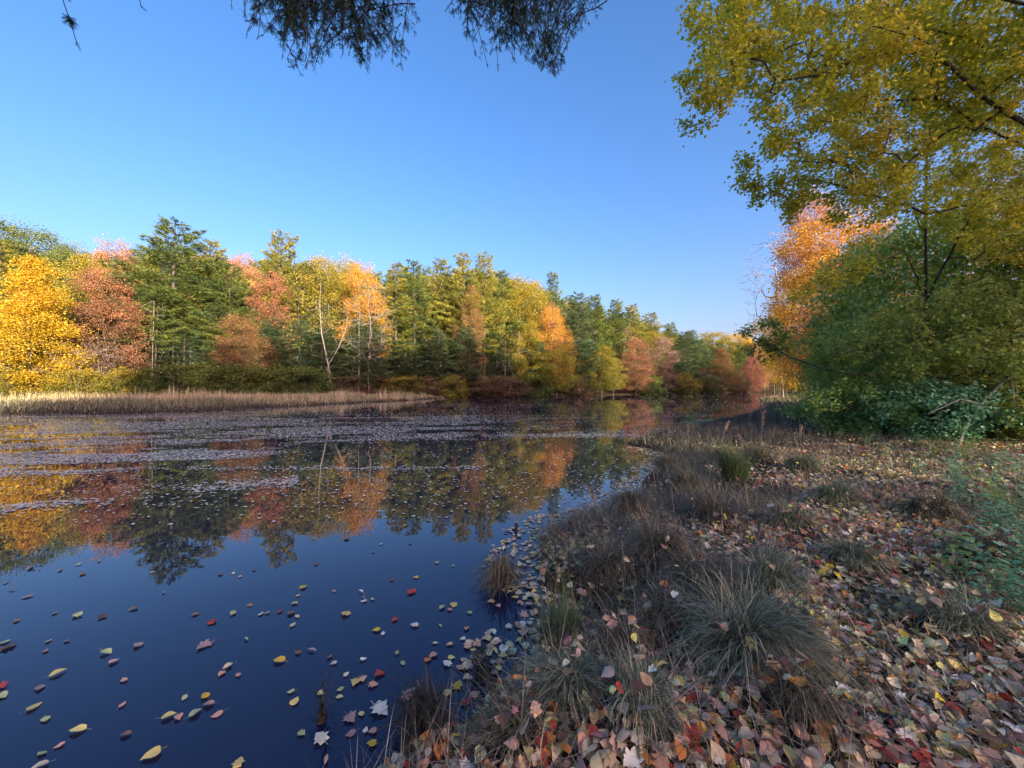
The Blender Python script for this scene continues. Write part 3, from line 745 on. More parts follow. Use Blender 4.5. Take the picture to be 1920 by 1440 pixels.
# trees seen through the maple crown and behind the shrubs
for k, nm, x, y, H, wd, cr, lab in [
  ('maple_b','maple_tree',30,22,15,1.1,'yellow','sunlit yellow maple seen through gaps behind the olive gold maple'),
  ('oak_b','oak_tree',24,17,12,1.1,'olive','olive oak behind the dense bank shrubs'),
  ('oak_a','oak_tree',21,12,9,1.0,'shrub','dark oak behind the shrubs at the picture edge'),
  ('maple_b','maple_tree',24,25,12,1.0,'yelgreen','yellow green maple behind the dark bank shrubs'),
  ('oak_a','oak_tree',26,31,8,1.0,'yelgreen','rounded yellow green oak behind the shrubs by the clearing')]:
    place(k, nm, x, y, H, lab, 'tree', 'trees behind the bank shrubs', wd, rs.uniform(0, 6), LM[cr])

# ------------------------------------------------------------------ near bank shrubs
def shrub_proto(key, seed, H, R, ncl, per, leaf, shape='round', stems=5, flat=0.7, spread=0.42):
    broad_proto(key, seed, H, 0.04, R, ncl, per, leaf, shape, 0.6, spread*4.2/R, flat, 0.006, 0.05, stems=stems)
shrub_proto('shrub_a', 41, 5, 2.7, 200, 62, 0.115, 'round', 5, spread=0.20)
shrub_proto('shrub_b', 42, 5, 2.3, 170, 62, 0.112, 'oval', 4, spread=0.19)
shrub_proto('shrub_low', 43, 2, 1.8, 120, 55, 0.095, 'round', 6, spread=0.13)
S_ = [('shrub_a',13.3,13.2,6.9,.74,'deep','tall dark green shrub, the highest of the bank shrubs below the maple crown'),
 ('shrub_b',15.6,17.4,5.6,.75,'deep','dark green shrub where the shrub wall meets the clearing'),
 ('shrub_b',13.0,15.6,3.4,0.8,'shrub','loose leafy shrub leaning out towards the water at the end of the shrub wall'),
 ('shrub_a',20.6,22.0,5.2,0.9,'shrub','olive shrub behind the dark one near the clearing'),
 ('shrub_b',25.5,31.0,5.0,0.9,'deep','shrub furthest along the bank by the sunny clearing'),
 ('shrub_a',15.8,13.5,7.6,1.0,'sapling','yellow green shrub rising behind the tall dark one at the picture edge'),
 ('shrub_b',14.3,11.3,4.6,1.1,'sapling','leafy yellow green shrub at the picture edge over the dark hollow'),
 ('shrub_a',11.0,11.6,3.6,0.95,'sapling','spreading yellow green shrub in the middle of the shrub wall'),
 ('shrub_low',9.7,11.2,1.6,1.0,'deep','low blue green shrub at the foot of the shrub wall over the leaf slope'),
 ('shrub_low',11.4,13.0,1.4,0.8,'teal','low teal shrub beside the dry grass of the bank'),
 ('shrub_low',10.8,9.9,1.6,1.1,'teal','teal shrub at the edge of the fallen leaves below the wall'),
 ('shrub_low',12.8,9.4,1.8,1.2,'shrub','low green shrub under the pale forked branch'),
 ('shrub_low',16.0,18.8,1.6,1.0,'shrub','low grey green shrub far along the bank path'),
 ('shrub_low',14.6,9.0,2.4,1.2,'deep','dark low shrub at the picture edge below the saplings'),
 ('shrub_b',17.4,10.2,7.5,1.2,'shrub','tall dense shrub beyond the picture edge of the bank')]
for i, (k, x, y, H, wd, cr, lab) in enumerate(S_):
    place(k, 'shrub', x, y, H, lab, 'shrub', 'shrubs of the near bank', wd, i*1.7, LM[cr], BARK_DARK)

# olive gold maples: built branch by branch
def near_maple(name, label, trunk, limbs, blobs, seed, per, leafsize, nleafobj=0, matk='maple', rtr=0.16, tip=0.004):
    rng = np.random.default_rng(seed)
    base = np.array([trunk[0][0], trunk[0][1], gz(trunk[0][0], trunk[0][1])-0.1])
    sk = Skel()
    tr = sk.line([base]+[np.array(p, float) for p in trunk[1:]])
    for j, pts in limbs:
        prev = sk.p[tr[j]]; dense = []
        for p in pts:
            k = max(1, int(np.linalg.norm(np.array(p)-prev)/0.4))
            for i in range(1, k+1): dense.append(prev+(np.array(p)-prev)*i/k+rng.normal(0, 0.025, 3))
            prev = np.array(p, float)
        sk.line(dense, tr[j])
    T_ = []
    for (c, r, nn) in blobs:
        for _ in range(int(nn*1.9)):
            v = rng.normal(0, 1, 3); v = v/np.linalg.norm(v)*r*1.12*rng.uniform(0.02, 1)**0.42; v[2] *= 0.8
            T_.append(np.array(c)+v)
    T_.sort(key=lambda p: np.linalg.norm(p[:2]-base[:2])+0.1*rng.random())
    sk.reach(T_, 0.28, rng, 0.10, 0.05, 0.03)
    R = sk.radii(tip, 2.2, rtr)
    V, T = sk.tubes(R, 6)
    o = obj(name, None, loc=tuple(base)); tag(o, label, 'tree', 'olive gold maples overhanging the bank')
    obj('trunk', smooth(mesh(name+'_trunk', V-base, T)), BARK_DARK, o)
    # leaves along the outer twigs
    P = np.array(sk.p); par = np.array(sk.par); thin = np.where((R < tip*2.6) & (par >= 0))[0]
    pick = rng.choice(thin, len(T_)*per); f = rng.random(len(pick))[:, None]
    C = P[par[pick]]*(1-f)+P[pick]*f+rng.normal(0, 0.085, (len(pick), 3))+np.array([0, 0, -0.03])
    clump = np.clip(vnoise(C[:, 0]*1.1, C[:, 2]*1.1+C[:, 1], seed)*0.9+rng.normal(0, 0.1, len(C)), 0, 1)
    return o, base, C, clump, rng
def finish_leaves(o, base, C, clump, rng, leafsize, nobj, matk):
    # the leaves that show largest are leaves of their own, the others one mass
    vis = (C[:, 1] > 0.5)
    sxx = C[:, 0]/np.maximum(C[:, 1], .1)*F+CX; syy = HY-(C[:, 2]-CAMH)/np.maximum(C[:, 1], .1)*F
    vis &= (sxx > 0) & (sxx < 1900) & (syy > 10) & (syy < 1400)
    dist = np.linalg.norm(C-np.array([0, 0, CAMH]), axis=1); dist[~vis] = 1e9
    order = np.argsort(dist); own = order[:nobj]; rest = order[nobj:]
    V, T, A = leaves(C[rest]-base, leafsize, rng, MAPLE_S, 1.1, 0.5, 0.3, clump[rest])
    c = obj('crown', mesh('leaf_mass', V, T, A), LM[matk], o); c['kind'] = 'stuff'
    vms = []
    for v in range(8):
        Vv, Tv, Av = leaves(np.zeros((1, 3)), 1.0, rng, MAPLE_S, 0.4, 0.3, 0.0, np.array([v/7]))
        mv = mesh('leaf', Vv, Tv, Av); mv.materials.append(LM[matk]); vms.append(mv)
    for i in own:
        p = C[i]-base; s = leafsize*rng.uniform(0.75, 1.3)
        l = bpy.data.objects.new('leaf', vms[int(rng.integers(0, 8))]); COL.objects.link(l); l.parent = o
        l.location = p; l.rotation_euler = (rng.normal(0, .7), rng.normal(0.2, .5), rng.uniform(0, 6.28)); l.scale = (s, s, s)

W = lambda px, py, Y: at(px, py, Y)
# first maple: trunk outside the picture edge, limbs reach out over the water
m1_bl = [(W(1335,60,6.3),.62,13),(W(1330,150,6.2),.50,10),(W(1320,195,6.2),.32,5),(W(1400,40,6.6),.8,17),(W(1415,130,6.6),.55,10),(W(1470,190,6.7),.6,12),(W(1500,90,6.7),.8,19),
 (W(1590,150,6.9),.95,26),(W(1580,30,6.9),1.0,26),(W(1560,250,7.0),.75,17),(W(1470,270,7.0),.38,6),(W(1690,80,7.2),1.1,34),(W(1680,210,7.2),1.0,30),(W(1790,150,7.2),1.1,34),(W(1800,20,7.0),1.1,26),
 (W(1890,120,6.8),1.0,26),(W(1880,250,6.8),.8,18),(W(1640,320,7.3),.65,15),(W(1420,-60,6.4),.9,18),(W(1600,-100,6.6),1.2,26),(W(1800,-100,6.6),1.3,26),(W(2000,100,6.3),1.3,22),(W(2000,-100,6.3),1.5,22)]
m1 = near_maple('maple_tree', 'olive gold maple whose thick dark limb reaches over the water from the picture edge', [(10.2,5.6,0),(10.1,5.6,1.6),(9.9,5.7,3.2),(9.6,5.9,4.8),(9.2,6.0,6.2),(9.0,6.2,7.8),(9.0,6.3,9.6)],
  [(3,[tuple(W(1930,228,6.5)),tuple(W(1850,170,6.6)),tuple(W(1740,92,6.8)),tuple(W(1640,100,6.8)),tuple(W(1545,130,6.7)),tuple(W(1472,150,6.6))]),
   (4,[tuple(W(1900,90,6.8)),tuple(W(1700,40,6.9)),tuple(W(1605,45,6.9))]),
   (3,[tuple(W(1900,270,6.9)),tuple(W(1760,180,7.1)),tuple(W(1640,185,7.2)),tuple(W(1560,215,7.1))]),
   (5,[tuple(W(1700,-60,6.6)),tuple(W(1500,-40,6.5)),tuple(W(1360,20,6.4))])], m1_bl, 51, 52, 0.088)
finish_leaves(*m1, 0.064, 290, 'maple')
m2_bl = [(W(1395,318,8.2),.36,7),(W(1440,345,8.2),.42,8),(W(1500,340,8.3),.55,11),(W(1560,320,8.5),.7,14),(W(1490,385,8.3),.30,4),(W(1620,370,8.8),.8,18),(W(1700,340,9.4),1.0,26),(W(1780,300,9.6),1.2,30),(W(1800,400,9.8),1.1,26),
 (W(1880,340,9.4),1.2,26),(W(1900,440,9.6),1.0,20),(W(1740,220,9.8),1.4,26),(W(1880,180,9.8),1.5,26),(W(1720,60,10),1.8,26),(W(1900,20,10),1.8,26),(W(1560,522,9.5),.36,5),(W(1500,550,9.5),.22,3),(W(1610,500,9.6),.36,5)]
m2 = near_maple('maple_tree', 'olive gold maple with its dark trunk showing above the bank shrubs', [(12.2,11.2,0),(12.15,11.2,2.2),(12.0,11.15,4.2),(11.95,11.1,6.2),(11.9,11.0,8.2),(11.8,10.9,10.4),(11.8,10.9,12.5)],
  [(2,[tuple(W(1830,385,10)),tuple(W(1740,400,9.5)),tuple(W(1640,365,8.8)),tuple(W(1530,335,8.4)),tuple(W(1420,348,8.2))]),
   (3,[tuple(W(1900,262,9.6)),tuple(W(1990,250,9.3))]),
   (2,[tuple(W(1700,470,9.9)),tuple(W(1610,505,9.6)),tuple(W(1520,530,9.5))]),
   (3,[tuple(W(1650,290,9.2)),tuple(W(1560,300,8.6))])], m2_bl, 52, 50, 0.088, rtr=0.17)
finish_leaves(*m2, 0.07, 0, 'maple')
# sapling with arching boughs in front of the shrub wall
m3_bl = [(W(1600,650,10.0),.5,9),(W(1660,610,10.2),.6,10),(W(1740,590,10.2),.7,12),(W(1820,600,9.8),.9,20),(W(1890,560,9.8),.9,18),(W(1880,660,9.2),.8,16),(W(1780,660,9.6),.8,16),(W(1690,680,9.8),.6,12),(W(1560,665,10.6),.4,7),(W(1900,700,8.8),.5,9),(W(1460,640,11.5),.55,10),(W(1420,650,11.8),.5,9),(W(1395,612,12),.22,3),(W(1440,600,11.8),.3,5)]
m3 = near_maple('sapling', 'young tree with long arching boughs spreading in front of the bank shrubs', [(14.0,9.6,0),(13.9,9.6,1.0),(13.6,9.7,2.0),(13.3,9.8,3.0),(13.1,9.9,4.2)],
  [(2,[tuple(W(1900,610,9.8)),tuple(W(1750,628,9.8)),tuple(W(1650,650,10))]),(1,[tuple(W(1850,700,9.6)),tuple(W(1700,710,9.9)),tuple(W(1580,700,10.3)),tuple(W(1480,670,11)),tuple(W(1400,625,12))]),
   (3,[tuple(W(1850,540,10)),tuple(W(1700,560,10.2)),tuple(W(1620,600,10.2))])], m3_bl, 53, 30, 0.075, rtr=0.07)
m3[0]['group'] = 'shrubs of the near bank'; m3[0]['category'] = 'sapling'
finish_leaves(*m3, 0.085, 0, 'sapling')

# pale forked dead branch in the hollow under the shrubs
def branch_thing(name, label, lines, r, mat, cat='branch', seed=1, tw=0):
    rng = np.random.default_rng(seed); sk = Skel(); R = []
    for pts, rr_ in lines:
        pts = [np.array(p, float) for p in pts]; dense = [pts[0]]
        for p, q in zip(pts[:-1], pts[1:]):
            k = max(1, int(np.linalg.norm(q-p)/0.12))
            for i in range(1, k+1): dense.append(p+(q-p)*i/k+rng.normal(0, rr_*0.25, 3))
        sk.line(dense); R += list(np.linspace(rr_, rr_*0.35, len(dense)))
    V, T = sk.tubes(np.array(R), 7); c = V.mean(0)
    o = obj(name, smooth(mesh(name, V-c, T)), mat, loc=tuple(c)); tag(o, label, cat); return o
branch_thing('forked_branch', 'pale forked dead branch rising from the hollow under the saplings', [([W(1795,838,9.0),W(1815,790,8.9),W(1850,745,8.9),W(1885,712,8.9),W(1935,690,8.8)],.04),([W(1838,758,8.9),W(1800,748,8.9),W(1775,760,8.8),W(1740,775,8.7)],.022),([W(1895,716,8.9),W(1903,760,8.8),W(1935,790,8.7)],.035)], .03, BARK_PALE)
branch_thing('fallen_stick', 'pale straight stick lying in the dry grass far along the bank', [([W(1475,762,14),W(1508,778,13.6)],.02)], .02, BARK_PALE, 'stick', 2)
g1 = gz(1.62, 1.75)
branch_thing('fallen_branch', 'dark wet branch half buried in leaves at the bottom of the bank', [([(1.36,2.1,gz(1.36,2.1)+.015),(1.45,1.85,gz(1.45,1.85)+.03),(1.62,1.65,gz(1.62,1.65)+.03),(1.8,1.4,gz(1.8,1.4)+.03)],.042)], .04, BARK_DARK, 'branch', 3)
for i, (px, py, Y, dx, dy, ln) in enumerate([(1690,985,5.2,-1,.3,.9),(1780,960,5.6,1,.4,1.1),(1850,1000,4.8,-.8,.5,.8),(1640,880,8.4,.9,.3,1.1),(1560,1080,3.9,.8,-.2,.45)]):
    x, y = foot(px, py, .2)
    labs = ['thin dry stick lying on the leaves below the teal plants', 'long dry stick crossing the leaf slope towards the shrubs', 'short stick among the grass near the picture edge', 'stick on the ground before the low shrubs', 'short stick next to the pale leaves on the slope']
    q = [(x+dx*ln*t, y+dy*ln*t, gz(x+dx*ln*t, y+dy*ln*t)+.03) for t in (0, .5, 1)]
    branch_thing('fallen_stick', labs[i], [(q, .009)], .01, TWIG, 'stick', 10+i)

# ------------------------------------------------------------------ hemlock over the viewpoint
def hemlock():
    rng = np.random.default_rng(61); sk = Skel()
    base = np.array([-1.9, -2.6, gz(-1.9, -2.6)-0.1]); top = 13.0
    tr = sk.line([base+np.array([0, 0, top*i/16]) for i in range(17)])
    R = [0.17*(1-0.85*i/16) for i in range(17)]
    shoots = []   # start, direction
    def spray(a, b, r, wid, ntw, droop):
        """a bough from a to b with flat sprays of shoots"""
        a = np.array(a); b = np.array(b); L0 = np.linalg.norm(b-a); h = (b-a)/L0
        lat = np.cross(h, [0, 0, 1]); lat /= np.linalg.norm(lat)
        K = max(4, int(L0/0.12)); last = None; pts = []
        for i in range(K+1):
            f = i/K; q = a+(b-a)*f+np.array([0, 0, 0.12*L0*math.sin(PI*f)])+rng.normal(0, 0.008, 3)
            last = sk.add(q, last if last is not None else tr[8]) if i else sk.add(q, -1)
            R.append(r*(1-0.8*f)+0.0015); pts.append(q)
        pts = np.array(pts)
        for kk_ in range(K//2, K+1):
            for _ in (0, 1): dz_ = h+rng.normal(0, .45, 3); shoots.append((pts[kk_]-h*.01, dz_/np.linalg.norm(dz_), rng.uniform(.03, .05)))
        for _ in range(ntw):
            f = rng.uniform(0.22, 1.0); i = min(K-1, int(f*K)); p = pts[i]
            sg = rng.choice([-1, 1]); l = wid*rng.uniform(0.4, 1.0)*math.sin(PI*min(0.9, 0.25+f*0.65))
            d = h*rng.uniform(0.0, 0.9)+lat*sg*rng.uniform(0.2, 1.0)+rng.normal(0, .45, 3)+np.array([0, 0, -droop*rng.uniform(0.1, 1.0)]); d /= np.linalg.norm(d)
            st = sk.add(p, -1); R.append(0.0012); prev = st; k2 = max(2, int(l/0.032)); q = p.copy(); dd = d.copy()
            for j in range(k2):
                dd = dd+np.array([0, 0, -0.10*droop])+rng.normal(0, 0.05, 3); dd /= np.linalg.norm(dd)
                q = q+dd*l/k2; prev = sk.add(q, prev); R.append(0.0010*(1-j/k2)+0.0004)
                for s2 in (-1, 1):
                    if rng.random() < 0.85:
                        l2 = np.cross(dd, [0, 0, 1]); l2 /= max(1e-6, np.linalg.norm(l2))
                        d2 = dd*0.8+l2*s2*rng.uniform(0.5, 1.0)+np.array([0, 0, -0.35*droop])+rng.normal(0, 0.12, 3)
                        shoots.append((q.copy(), d2/np.linalg.norm(d2), rng.uniform(0.022, 0.050)))
            shoots.append((q.copy(), dd.copy(), 0.035))
    def bough(z, ends, r0):
        p0 = base+np.array([0, 0, z]); return p0
    # boughs that hang into the picture
    mains = []
    def hang(px0, py0, px1, py1, Y0, Y1, wid, n, r=0.008, droop=0.6):
        if mains:
            e_ = W(px0, py0, Y0); q0 = min(mains, key=lambda i_: np.linalg.norm(sk.p[i_]-e_)); a0_ = sk.p[q0]; pv = sk.add(a0_, -1); R.append(.002)
            for t_ in np.linspace(0, 1, 6)[1:]:
                pv = sk.add(a0_+(e_-a0_)*t_+np.array([0, 0, .12*math.sin(PI*t_)])+rng.normal(0, .01, 3), pv); R.append(.002)
        spray(W(px0, py0, Y0), W(px1, py1, Y1), r, wid, n, droop)
    mainA = W(520, -260, 3.0); mainB = W(960, -300, 3.0)
    for m_, z in ((mainA, 7.2), (mainB, 7.4)):
        p0 = base+np.array([0, 0, z]); ids = [sk.add(p0, -1)]; R.append(0.05)
        for i in range(1, 9):
            f = i/8; ids.append(sk.add(p0+(m_-p0)*f+np.array([0, 0, 0.5*math.sin(PI*f)]), ids[-1])); R.append(0.05*(1-0.75*f))
        mains += ids[3:]
    def mass(poly, n, m_):
        for _ in range(n):
            while True:
                k = rng.integers(0, len(poly)); cx_, cy_, rx_, ry_ = poly[k]
                if rng.random() < rx_*ry_/6000: break
            a_ = rng.uniform(0, 6.28); q_ = math.sqrt(rng.random()); x1 = cx_+rx_*q_*math.cos(a_); y1 = cy_+ry_*q_*math.sin(a_)
            sl_ = rng.normal(0, 70); Y_ = 3.1+rng.uniform(-.25, .45)
            hang(x1+(m_-x1)*.25+sl_, y1-rng.uniform(70, 190), x1, y1, Y_-.1, Y_, rng.uniform(.10, .20), int(rng.uniform(9, 18)), .003, rng.uniform(.3, .9))
    mass([(480,20,75,50),(560,50,70,60),(570,100,45,38),(590,120,26,22),(650,60,70,50),(700,95,38,34),(740,40,30,50),(640,5,110,40),(753,108,10,10),(690,110,30,18)], 120, 620)
    mass([(900,40,46,40),(905,90,26,24),(950,90,42,32),(1000,80,55,45),(1030,110,22,30),(1040,140,9,14),(1020,20,45,40),(940,10,70,30),(860,10,25,18)], 92, 960)
    for (x0, y0, x1, y1) in [(560,-200,470,-20),(620,-200,560,40),(640,-200,600,60),(700,-200,690,40),(930,-200,900,30),(960,-200,950,50),(1010,-200,1000,60),(1030,-200,1040,30)]:
        hang(x0, y0, x1, y1, 3.1, 3.15, .1, 8, .006, .4)
    # single twigs in the corner
    hang(40, -150, 134, 76, 2.3, 2.3, .045, 34, .003, 0.2); hang(180, -180, 262, 8, 2.5, 2.5, .05, 12, .003, 0.3)
    p0 = base+np.array([0, 0, 5.4]); ids = [sk.add(p0, -1)]; R.append(0.03); e = W(40, -150, 2.3)
    for i in range(1, 7): ids.append(sk.add(p0+(e-p0)*i/6+np.array([0, 0, .3*math.sin(PI*i/6)]), ids[-1])); R.append(0.03*(1-.85*i/6))
    # the rest of the crown, outside the picture
    for z in np.arange(3.5, 12.6, 0.55):
        for k in range(3):
            az = rng.uniform(0, 2*PI)
            if 0.9 < az < 2.3: continue
            p = base+np.array([0, 0, z]); Lb = 3.2*(1-z/15)
            spray(p, p+np.array([math.cos(az)*Lb, math.sin(az)*Lb, -0.3]), 0.02, .5, 12, 0.4)
    V, T = sk.tubes(np.array(R), 5)
    o = obj('hemlock_tree', None, loc=tuple(base)); tag(o, 'hemlock whose dark drooping sprays hang from above against the sky', 'tree')
    obj('trunk', smooth(mesh('hemlock_trunk', V-base, T)), BARK_DARK, o)
    # a shoot: needles in two flat rows, as small triangles
    sv, sf = [], []
    K = 9
    for i in range(K):
        x = i/K
        for s_ in (-1, 1):
            n0 = len(sv); l = 0.30*(1-0.35*x)
            sv += [(x, 0, 0), (x+0.075, 0, 0), (x+0.10, s_*l, 0.02*((i % 3)-1))]; sf.append((n0, n0+1, n0+2))
    sv = np.array(sv+[(0, -.012, 0), (0, .012, 0), (1.06, 0, 0)], float); sf = np.array(sf+[(len(sv)-3, len(sv)-2, len(sv)-1)])
    S = np.array([s[0] for s in shoots]); D = np.array([s[1] for s in shoots]); Ls = np.array([s[2] for s in shoots])
    V, T = inst(sv, sf, frames(D, rng.normal(0, 0.5, len(D)))*Ls[:, None, None], S-base)
    A = rep(np.stack([rng.random(len(S)), rng.random(len(S)), rng.random(len(S)), np.ones(len(S))], 1), len(sv))
    c = obj('needles', mesh('hemlock_needles', V, T, A), LM['hemlock'], o); c['kind'] = 'stuff'
    print('hemlock shoots', len(S))
hemlock()

# ------------------------------------------------------------------ blades of grass and sedge
def blades(B, az, Lb, lean, curve, wd, cols, rng, nseg=5, twist=0.3):
    N_ = len(B); V = np.zeros((N_, 2*nseg+1, 3)); p = B.copy(); ang = lean.copy()
    h = np.stack([np.cos(az), np.sin(az), np.zeros(N_)], 1); lat = np.stack([-np.sin(az), np.cos(az), np.zeros(N_)], 1)
    for i in range(nseg):
        ww = (wd*(1-0.75*(i/nseg)))[:, None]/2
        V[:, 2*i] = p-lat*ww; V[:, 2*i+1] = p+lat*ww
        d = h*np.sin(ang)[:, None]; d[:, 2] = np.cos(ang)
        p = p+d*(Lb/nseg)[:, None]; ang = ang+curve/nseg*(0.5+i/nseg)
        az2 = rng.normal(0, twist*0.15, N_); c, s = np.cos(az2)[:, None], np.sin(az2)[:, None]; h = h*c+lat*s; lat = np.stack([-h[:, 1], h[:, 0], np.zeros(N_)], 1)
    V[:, 2*nseg] = p
    f = []
    for i in range(nseg-1): f += [(2*i, 2*i+1, 2*i+3), (2*i, 2*i+3, 2*i+2)]
    f.append((2*nseg-2, 2*nseg-1, 2*nseg)); f = np.array(f)
    T = (f[None]+(np.arange(N_)*(2*nseg+1))[:, None, None]).reshape(-1, 3)
    return V.reshape(-1, 3), T, rep(cols, 2*nseg+1)

def colpick(pal, wts, n_, rng, jit=0.2):
    pal = np.array(pal); wts = np.array(wts, float); k = rng.choice(len(pal), n_, p=wts/wts.sum())
    c = pal[k]*np.array([1.0, 1.06, .98])*(1+rng.uniform(-jit, jit, (n_, 1)))*(1+rng.uniform(-jit*.3, jit*.3, (n_, 3)))
    return np.concatenate([np.clip(c, 0.003, 0.9), np.ones((n_, 1))], 1), k

PAL_T = {'grey': ([(0.12,0.155,0.09),(0.24,0.26,0.16),(0.05,0.065,0.035),(0.44,0.40,0.27)], [4,3,4,2.5]),
 'brown': ([(0.10,0.08,0.055),(0.22,0.18,0.12),(0.04,0.035,0.025),(0.13,0.14,0.06),(0.38,0.31,0.21)], [4,3,3,2,1.5]),
 'green': ([(0.05,0.10,0.035),(0.09,0.14,0.05),(0.14,0.14,0.06),(0.22,0.19,0.11)], [4,4,2,1.5]),
 'dark': ([(0.025,0.022,0.017),(0.05,0.045,0.03),(0.10,0.08,0.05)], [4,3,1])}
for i, (x, y, r, Lb, kind, lab) in enumerate(TUSS):
    rng = np.random.default_rng(200+i); big = (i == 0)
    n_ = int(1500*r*Lb/0.07) if i < 24 else int(900*r*Lb/0.06)
    n_ = max(70, min(int(n_*1.0), 1400))
    if big: n_ = 2600
    a = rng.uniform(0, 2*PI, n_); q = r*0.75*np.sqrt(rng.random(n_))
    Lb = Lb*(1.0 if big else .66 if i in (11, 12, 13, 14, 15, 16, 9, 17) else .84)
    B = np.stack([x+q*np.cos(a), y+q*np.sin(a), np.zeros(n_)], 1); B[:, 2] = ground(B[:, 0], B[:, 1])-0.01
    up = kind == 'green'
    lean = np.abs(rng.normal(0.18 if up else 0.62, 0.35, n_)); cur = rng.uniform(0.3, 1.3, n_) if up else rng.uniform(1.2, 4.2, n_)
    lob = rng.uniform(0, 2*PI, 5); la = lob[rng.integers(0, 5, n_)]
    az = np.where(rng.random(n_) < .6, la+rng.normal(0, .45, n_), a+rng.normal(0, 0.6, n_)); Lv = 0.6+0.8*vnoise(az*1.5, az*0+i, 5)
    if big: lean = lean+.2; az = np.where(rng.random(n_) < 0.55, rng.normal(-0.6, 0.7, n_), az)
    cols, _ = colpick(*PAL_T[kind], n_, rng)
    V, T, A = blades(B, az, Lb*Lv*rng.uniform(0.45, 1.3, n_), lean, cur, rng.uniform(0.0022, 0.0050, n_)*(1+0.07*y), cols, rng, 6)
    c = np.array([x, y, gz(x, y)])
    o = obj('sedge_tussock' if i != 26 else 'rush_tuft', mesh('sedge_blades', V-c, T, A), M_BLADE, loc=tuple(c)); tag(o, lab, 'sedge', 'sedge tussocks of the near bank')

def bank_points(n_, rng, xr, yr, smin, smax, view=True):
    out = []; tot = 0
    while tot < n_:
        x = rng.uniform(*xr, 40000); y = rng.uniform(*yr, 40000)
        k = (x/np.maximum(y, .3) < 1.55) & (x/np.maximum(y, .3) > -0.8) if view else np.ones(len(x), bool)
        x, y = x[k], y[k]; s = sdist(x, y); k = (s > smin) & (s < smax); x, y = x[k], y[k]
        out.append(np.stack([x, y], 1)); tot += len(x)
    return np.concatenate(out)[:n_]

rng = np.random.default_rng(300)
def grass_patch(name, label, P, Lr, pal, wr, lean_m, seed, cr=(0.6, 2.2), nseg=4, group=None, hs=None):
    rng = np.random.default_rng(seed); n_ = len(P); hs = 1.0 if hs is None else hs
    B = np.stack([P[:, 0], P[:, 1], ground(P[:, 0], P[:, 1])-0.01], 1)
    cols, _ = colpick(*pal, n_, rng, 0.25)
    V, T, A = blades(B, rng.uniform(0, 2*PI, n_), rng.uniform(*Lr, n_)*hs, np.abs(rng.normal(lean_m, 0.35, n_)), rng.uniform(*cr, n_), rng.uniform(*wr, n_)*(1+0.05*P[:, 1]), cols, rng, nseg)
    o = obj(name, mesh(name, V, T, A), M_BLADE); tag(o, label, 'grass', kind='stuff'); return o
PD = ([(0.09,0.075,0.055),(0.21,0.175,0.125),(0.36,0.30,0.22),(0.045,0.04,0.028),(0.12,0.13,0.065),(0.50,0.43,0.32)], [3,4,3,3,2,1.5])
# flattened dead grass mat over the bank
P = bank_points(26000, rng, (-1, 8), (1.2, 5.5), 0.0, 9); ppx = P[:, 0]/P[:, 1]*F+CX; P = P[rng.random(len(P)) < np.where(ppx < 1480, 1, .6)]
grass_patch('matted_grass', 'flattened dead grass matted between the fallen leaves', P, (0.10, 0.42), PD, (0.002, 0.0045), 1.0, 301, (0.2, 1.2), 3)
P = bank_points(22000, rng, (0.2, 16), (4.5, 14), 0.0, 9)
keep = fbm(P[:, 0]*0.7, P[:, 1]*0.7, 3) > 0.36; P = P[keep]
grass_patch('dry_grass', 'dry grey brown grass covering the bank beyond the leaves', P, (0.12, 0.42), PD, (0.003, 0.006), 0.7, 302)
P = bank_points(15000, rng, (-.8, 5.5), (1.7, 10), 0.0, 1.1)
keep = (fbm(P[:, 0]*1.8, P[:, 1]*1.8, 51) > 0.43) & (P[:, 1] > 1.9); P = P[keep]
grass_patch('shore_sedge', 'shaggy dark sedge hanging over the edge of the bank', P, (0.12, 0.40), ([(0.10,0.12,0.07),(0.20,0.20,0.13),(0.045,0.05,0.03),(0.36,0.32,0.22),(0.08,0.065,0.045)], [3,3,4,2,3]), (0.0022, 0.0045), 0.55, 306, (1.0, 3.4), 5)
# taller dry growth of the bank along the water
P = bank_points(26000, rng, (1, 20), (5.8, 28), -0.15, 4.2)
keep = (fbm(P[:, 0]*0.5, P[:, 1]*0.5, 6) > 0.38) & (P[:, 1] > 6.2); P = P[keep]
grass_patch('tall_dry_grass', 'taller tangled dry grass and stems along the water', P, (0.18, 0.58), ([(0.10,0.08,0.06),(0.19,0.155,0.115),(0.055,0.048,0.036),(0.10,0.11,0.055),(0.34,0.28,0.20)], [4,4,3,2,1.2]), (0.003, 0.006), 0.62, 303, (0.2, 2.4), hs=np.clip(.28+sdist(P[:, 0], P[:, 1])*.30, .28, 1.0)*(.6+.8*fbm(P[:, 0]*.9, P[:, 1]*.9, 41)))
P = bank_points(9000, rng, (8, 60), (22, 80), -0.3, 7)
grass_patch('far_bank_grass', 'pale dry grass along the bank towards the clearing', P, (0.2, 0.55), ([(0.13,0.11,0.08),(0.24,0.20,0.14),(0.34,0.28,0.18)], [3,4,2]), (0.006, 0.012), 0.6, 304, (0.2, 1.2), 3)

